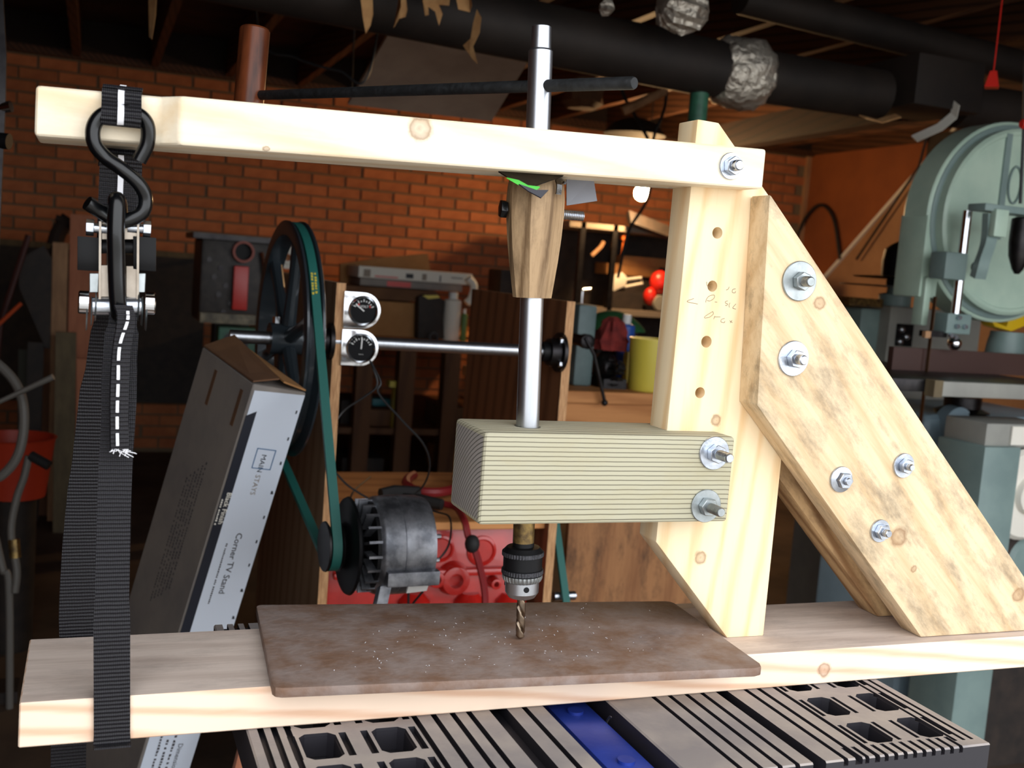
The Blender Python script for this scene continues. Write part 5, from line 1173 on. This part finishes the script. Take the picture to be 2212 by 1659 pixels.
# yellow tool on the saw table end
yy = ysw-.12
yt3 = thing('yellow_clamp', 'yellow tool on a grey round pedestal behind the saw fence', 'tool', V(PY(2180, 770, yy+.33).x, yy+.33, ztb))
c = PY(2170, 770, yy+.33)
MB().prism([PY(2140, 690, yy+.29), PY(2175, 706, yy+.29), PY(2185, 668, yy+.29), PY(2225, 662, yy+.29), PY(2225, 700, yy+.29), PY(2185, 716, yy+.29), PY(2150, 706, yy+.29)], (0, .05, 0)).build('yellow_body', mat('tool_yellow', S(226, 186, 30), .4), yt3, bevel=.003)
zq = PY(2170, 716, yy+.33).z
zz4 = lambda v: PY(2170, v, yy+.33).z-ztb
MB().lathe(V(c.x, c.y, ztb), (0, 0, 1), [(0, .06), (zz4(770), .06), (zz4(740), .055), (zz4(725), .05), (zq-ztb, .05)], 26).build('pedestal', M_sawdark, yt3)

# ------------------------------------------------------------------ ducts and things under the joists
zdz = 3.15
def duct(name, pts, r, m, label, cat='duct', par=None):
    return MB().tube(pts, r, 28).build(name, m, par, None if par else label, None if par else cat)
RD = 62*zdz/FPX
yd_ = yat(1400, 110, zdz)
def dp(u, v): return PY(u, v, yd_)
dm = thing('ceiling_duct', 'dark round sheet metal duct with foil-wrapped joint under the joists', 'duct', dp(1400, 110))
d0, d1 = dp(900, 18), dp(1560, 152)
MB().tube([d0+(d0-d1)*.8, d0, d1], RD, 32).build('duct_pipe', M_duct, dm)
d2 = dp(1900, 205)
MB().tube([d1, d2], RD*.93, 32).build('duct_pipe', M_duct, dm)
fo = MB().lathe(d1-(d2-d1).normalized()*.02, d2-d1, [(0, RD*1.0), (.02, RD*1.16), (.06, RD*1.22), (.10, RD*1.25), (.135, RD*1.2), (.16, RD*1.02)], 60, fl=lambda th, t: 1+.05*math.sin(7*th+t*40)+.03*math.sin(17*th-t*90)).build('foil_wrap', M_foil, dm, smooth=60)
MB().box((dp(1925, 130).x, yd_-.13, dp(1990, 245).z), (dp(2062, 180).x, yd_+.13, dp(1990, 138).z)).build('duct_box', M_duct, dm, bevel=.003)
d3 = dp(2062, 225)
MB().tube([d3, d3+(d2-d1)*.9], RD*.9, 28).build('duct_pipe', M_duct, dm)
MB().strip([PY(1862, 252, yd_-.1), PY(1900, 262, yd_-.1), PY(1940, 250, yd_-.1)], V(0, .03, .012), .004).build('hanging_tape', M_paper, dm)
MB().strip([PY(2066, 222, yd_-.14), PY(2060, 250, yd_-.14), PY(2030, 275, yd_-.14), PY(1975, 300, yd_-.14)], V(0, .03, .02), .003).build('hanging_strap', M_cream, dm)
c = d1+V(-.06, 0, -RD*.95)
MB().cyl(V(c.x-.01, c.y, c.z+.03), V(c.x-.01, c.y, c.z-.13), .028, n=24).build('green_stub', M_greenpaint, dm)
# second foil piece near the top and a crossing duct further back
yd2 = yat(1480, 20, 2.9); c = PY(1480, 15, yd2)
T1(MB().lathe(c+V(-.07, 0, .0), (1, .1, -.1), [(0, .03), (.02, .055), (.07, .062), (.11, .05), (.14, .02)], 40, fl=lambda th, t: 1+.12*math.sin(5*th+t*70)+.07*math.sin(13*th)), 'foil_bundle', M_foil, 'crumpled foil wrapping above the main duct', 'foil')
c = PY(1296, 14, yd2); T1(MB().lathe(c, (1, 0, 0), [(0, .006), (.012, .018), (.03, .015), (.04, .005)], 16, fl=lambda th, t: 1+.3*math.sin(4*th)), 'foil_scrap', M_foil, 'small silver foil scrap under the joists', 'foil')
y5 = yat(1900, 60, 3.6)
T1(MB().tube([PY(1600, -8, y5), PY(2230, 150, y5), PY(2500, 215, y5)], .055, 24), 'upper_pipe', M_duct, 'upper dark pipe running behind the duct box', 'pipe')
# warm sheathing bays catching the bulb light
y6 = 4.9
for k, (u0, v0, u1, v1, w) in enumerate(((1250, 200, 1640, 300, .12), (1640, 250, 1990, 262, .14))): pass
bm2 = thing('wood_beam', 'long orange-lit wooden beam under the joists near the right wall', 'beam', PY(1800, 270, 4.6))
p, q = P(1610, 268, 5.0), P(1960, 258, 4.2)
MB().strip([P(1560, 300, 5.6), P(1960, 225, 3.9)], V(.16, 0, .02), .12).build('beam', M_joist, bm2)
# grey sheet slung below the joists
gp = [P(842, 70, 3.5), P(1150, 118, 3.8), P(1062, 262, 4.25), P(752, 226, 3.95)]
nn_ = (gp[1]-gp[0]).cross(gp[3]-gp[0]).normalized()
gsh = thing('grey_sheet', 'plain grey-brown sheet slung at a slant below the joists', 'sheet', (gp[0]+gp[2])/2)
MB().prism(gp, nn_*.012).build('sheet', mat('grey_sheet', S(184, 164, 146), .8, var=S(164, 144, 128), scale=4), gsh)
for p in gp: MB().cyl(V(p.x, p.y, p.z)-(p-(gp[0]+gp[2])/2)*.03, V(p.x, p.y, ZC), .003, n=6).build('hanger_wire', M_cable, gsh)
# torn paper hanging from the joists
tz_ = 2.7; rp = random.Random(11)
for k, (pts, lab) in enumerate((
        ([(776, -30), (804, -30), (806, 30), (800, 55), (790, 72), (784, 40)], 'broad torn paper strip hanging nearest the brown handle'),
        ([(866, -30), (874, -30), (880, 20), (876, 36), (862, 40), (850, 60), (866, 14)], 'thin curled torn paper strip hanging between two wider ones'),
        ([(905, -30), (975, -30), (970, 12), (948, 10), (956, 30), (948, 55), (940, 25), (925, 14), (926, 32), (918, 34), (914, 5)], 'wide ragged torn paper with several tongues'),
        ([(980, -30), (1012, -30), (1020, 10), (1015, 26), (990, 20)], 'short torn paper flap beside the ragged paper'),
        ([(1030, 20), (1040, 38), (1036, 70), (1022, 100), (1032, 138), (1022, 130), (1014, 118), (1000, 98), (1016, 84), (1022, 50)], 'long twisted torn paper strip hanging in front of the grey sheet'),
        ([(320, -20), (338, -20), (336, 30), (328, 85), (322, 80), (326, 30)], 'lone narrow torn paper strip hanging above the lever end'))):
    poly = [P(u, v, tz_+rp.uniform(-.03, .03)) for u, v in pts]
    top = max(poly, key=lambda p: p.z)
    MB().prism(poly, _f*.0025).build('torn_paper', M_paper, None, lab, 'paper', 'torn paper hanging from the joists')
# cables under the ceiling
T1(MB().tube(bez([V(P(530, 40, 3.4).x, P(530, 40, 3.4).y, ZC-.012), P(560, 70, 3.4), P(640, 125, 3.4), P(730, 152, 3.4), P(800, 150, 3.4), V(P(830, 130, 3.4).x, P(830, 130, 3.4).y, ZC-.012)]), .004, 6), 'brown_cable', M_cable, 'thin cable sagging behind the brown handle', 'cable')
T1(MB().tube(bez([V(P(1320, 120, 4.6).x, P(1320, 120, 4.6).y, ZC-.012), P(1325, 120, 4.6), P(1345, 200, 4.6), P(1372, 250, 4.6), P(1400, 300, 4.6)]), .008, 6), 'hanging_cable', M_cable, 'dark cable hanging diagonally below the duct', 'cable')
T1(MB().tube(bez([V(P(1440, 200, 4.4).x, P(1440, 200, 4.4).y, ZC-.012), P(1440, 200, 4.4), P(1430, 250, 4.4), P(1412, 300, 4.4), P(1402, 420, 4.4), P(1358, 500, 4.5), P(1335, 600, 4.5)]), .007, 6), 'drop_cord', M_cable, 'dark drop cord running down past the glowing bulb', 'cord')
T1(MB().tube(bez([PX(1718, 540, XR-.03), PX(1735, 480, XR-.03), PX(1770, 443, XR-.03), PX(1800, 470, XR-.03), PX(1815, 560, XR-.03)]), .012, 8), 'wall_cable', M_cable, 'black cable looping on the orange wall', 'cable')
T1(MB().tube([PX(1850, 560, XR-.06), PX(1985, 360, XR-.06), PX(2006, 280, XR-.06)], .008, 6), 'slanting_rope', M_cable, 'straight dark rope slanting below the white trim strip', 'rope')
T1(MB().tube([PX(1978, 380, XR-.06), PX(1973, 455, XR-.06), PX(1962, 560, XR-.06)], .006, 6).lathe(PX(1974, 460, XR-.06), (0, 0, 1), [(0, .02), (.05, .025), (.07, .01)], 10), 'pull_cord', M_brass, 'thin pull cord with a brass knob on the tan wall', 'pull cord')
c = PX(2060, 300, XR-.02)
T1(MB().box((XR-.04, PX(2080, 310, XR).y, PX(2050, 338, XR).z), (XR-.001, PX(2015, 310, XR).y, PX(2050, 288, XR).z)), 'dark_opening', M_dark, 'black panel high on the right wall beside the saw cover', 'panel')
T1(MB().lathe(P(2142, 190, 3.0), (0, 0, 1), [(0, .026), (.02, .02), (.045, .012)], 4).cyl(P(2142, 190, 3.0)+V(0, 0, .04), V(P(2142, 190, 3.0).x, P(2142, 190, 3.0).y, ZC), .002, n=6), 'red_tag', M_redtool, 'small red tag hanging beside the duct box', 'tag')
T1(MB().tube([P(1345, 240, 4.2), P(1430, 200, 4.2), V(P(1490, 140, 4.2).x, P(1490, 140, 4.2).y, ZC-.02)], .02, 10), 'wooden_prop', M_tan, 'short wooden prop below the duct', 'prop')
T1(MB().lathe(P(1258, 235, 4.9), (0, 0, 1), [(0, .06), (.03, .09), (.10, .08), (.14, .04)], 12, fl=lambda th, t: 1+.2*math.sin(3*th+t*30)), 'fixture_box', M_carddark, 'rusty fixture hanging under the joists behind the spindle', 'fixture')
T1(MB().lathe(P(1370, 292, 4.8), (0, 0, 1), [(0, .14), (.05, .1), (.07, .05)], 24), 'lamp_reflector', M_dark, 'dark lamp reflector behind the lever near the post', 'reflector')

# ------------------------------------------------------------------ the bare bulb
bl = PY(1387, 417, 4.6)
lamp = thing('bare_bulb', 'glowing bare bulb hanging in front of the brick wall', 'bulb', bl)
MB().ball(bl, .045, 20, 14).build('bulb_glass', emis('bulb_glow', (1., .66, .34), 60), lamp)
MB().cyl(bl+V(0, 0, .03), bl+V(0, 0, .075), .016, n=16).build('socket', M_black, lamp)
MB().tube([bl+V(0, 0, .07), bl+V(.02, 0, .4), bl+V(.02, 0, ZC-bl.z-.02)], .004, 6).build('cord', M_cable, lamp)
ld_ = bpy.data.lights.new('bulb_light', 'POINT'); ld_.energy = 31; ld_.color = (1., .60, .27); ld_.shadow_soft_size = .04
lo_ = bpy.data.objects.new('bulb_light', ld_); COL.objects.link(lo_); lo_.parent = lamp; lo_.location = (0, -.06, -.02)
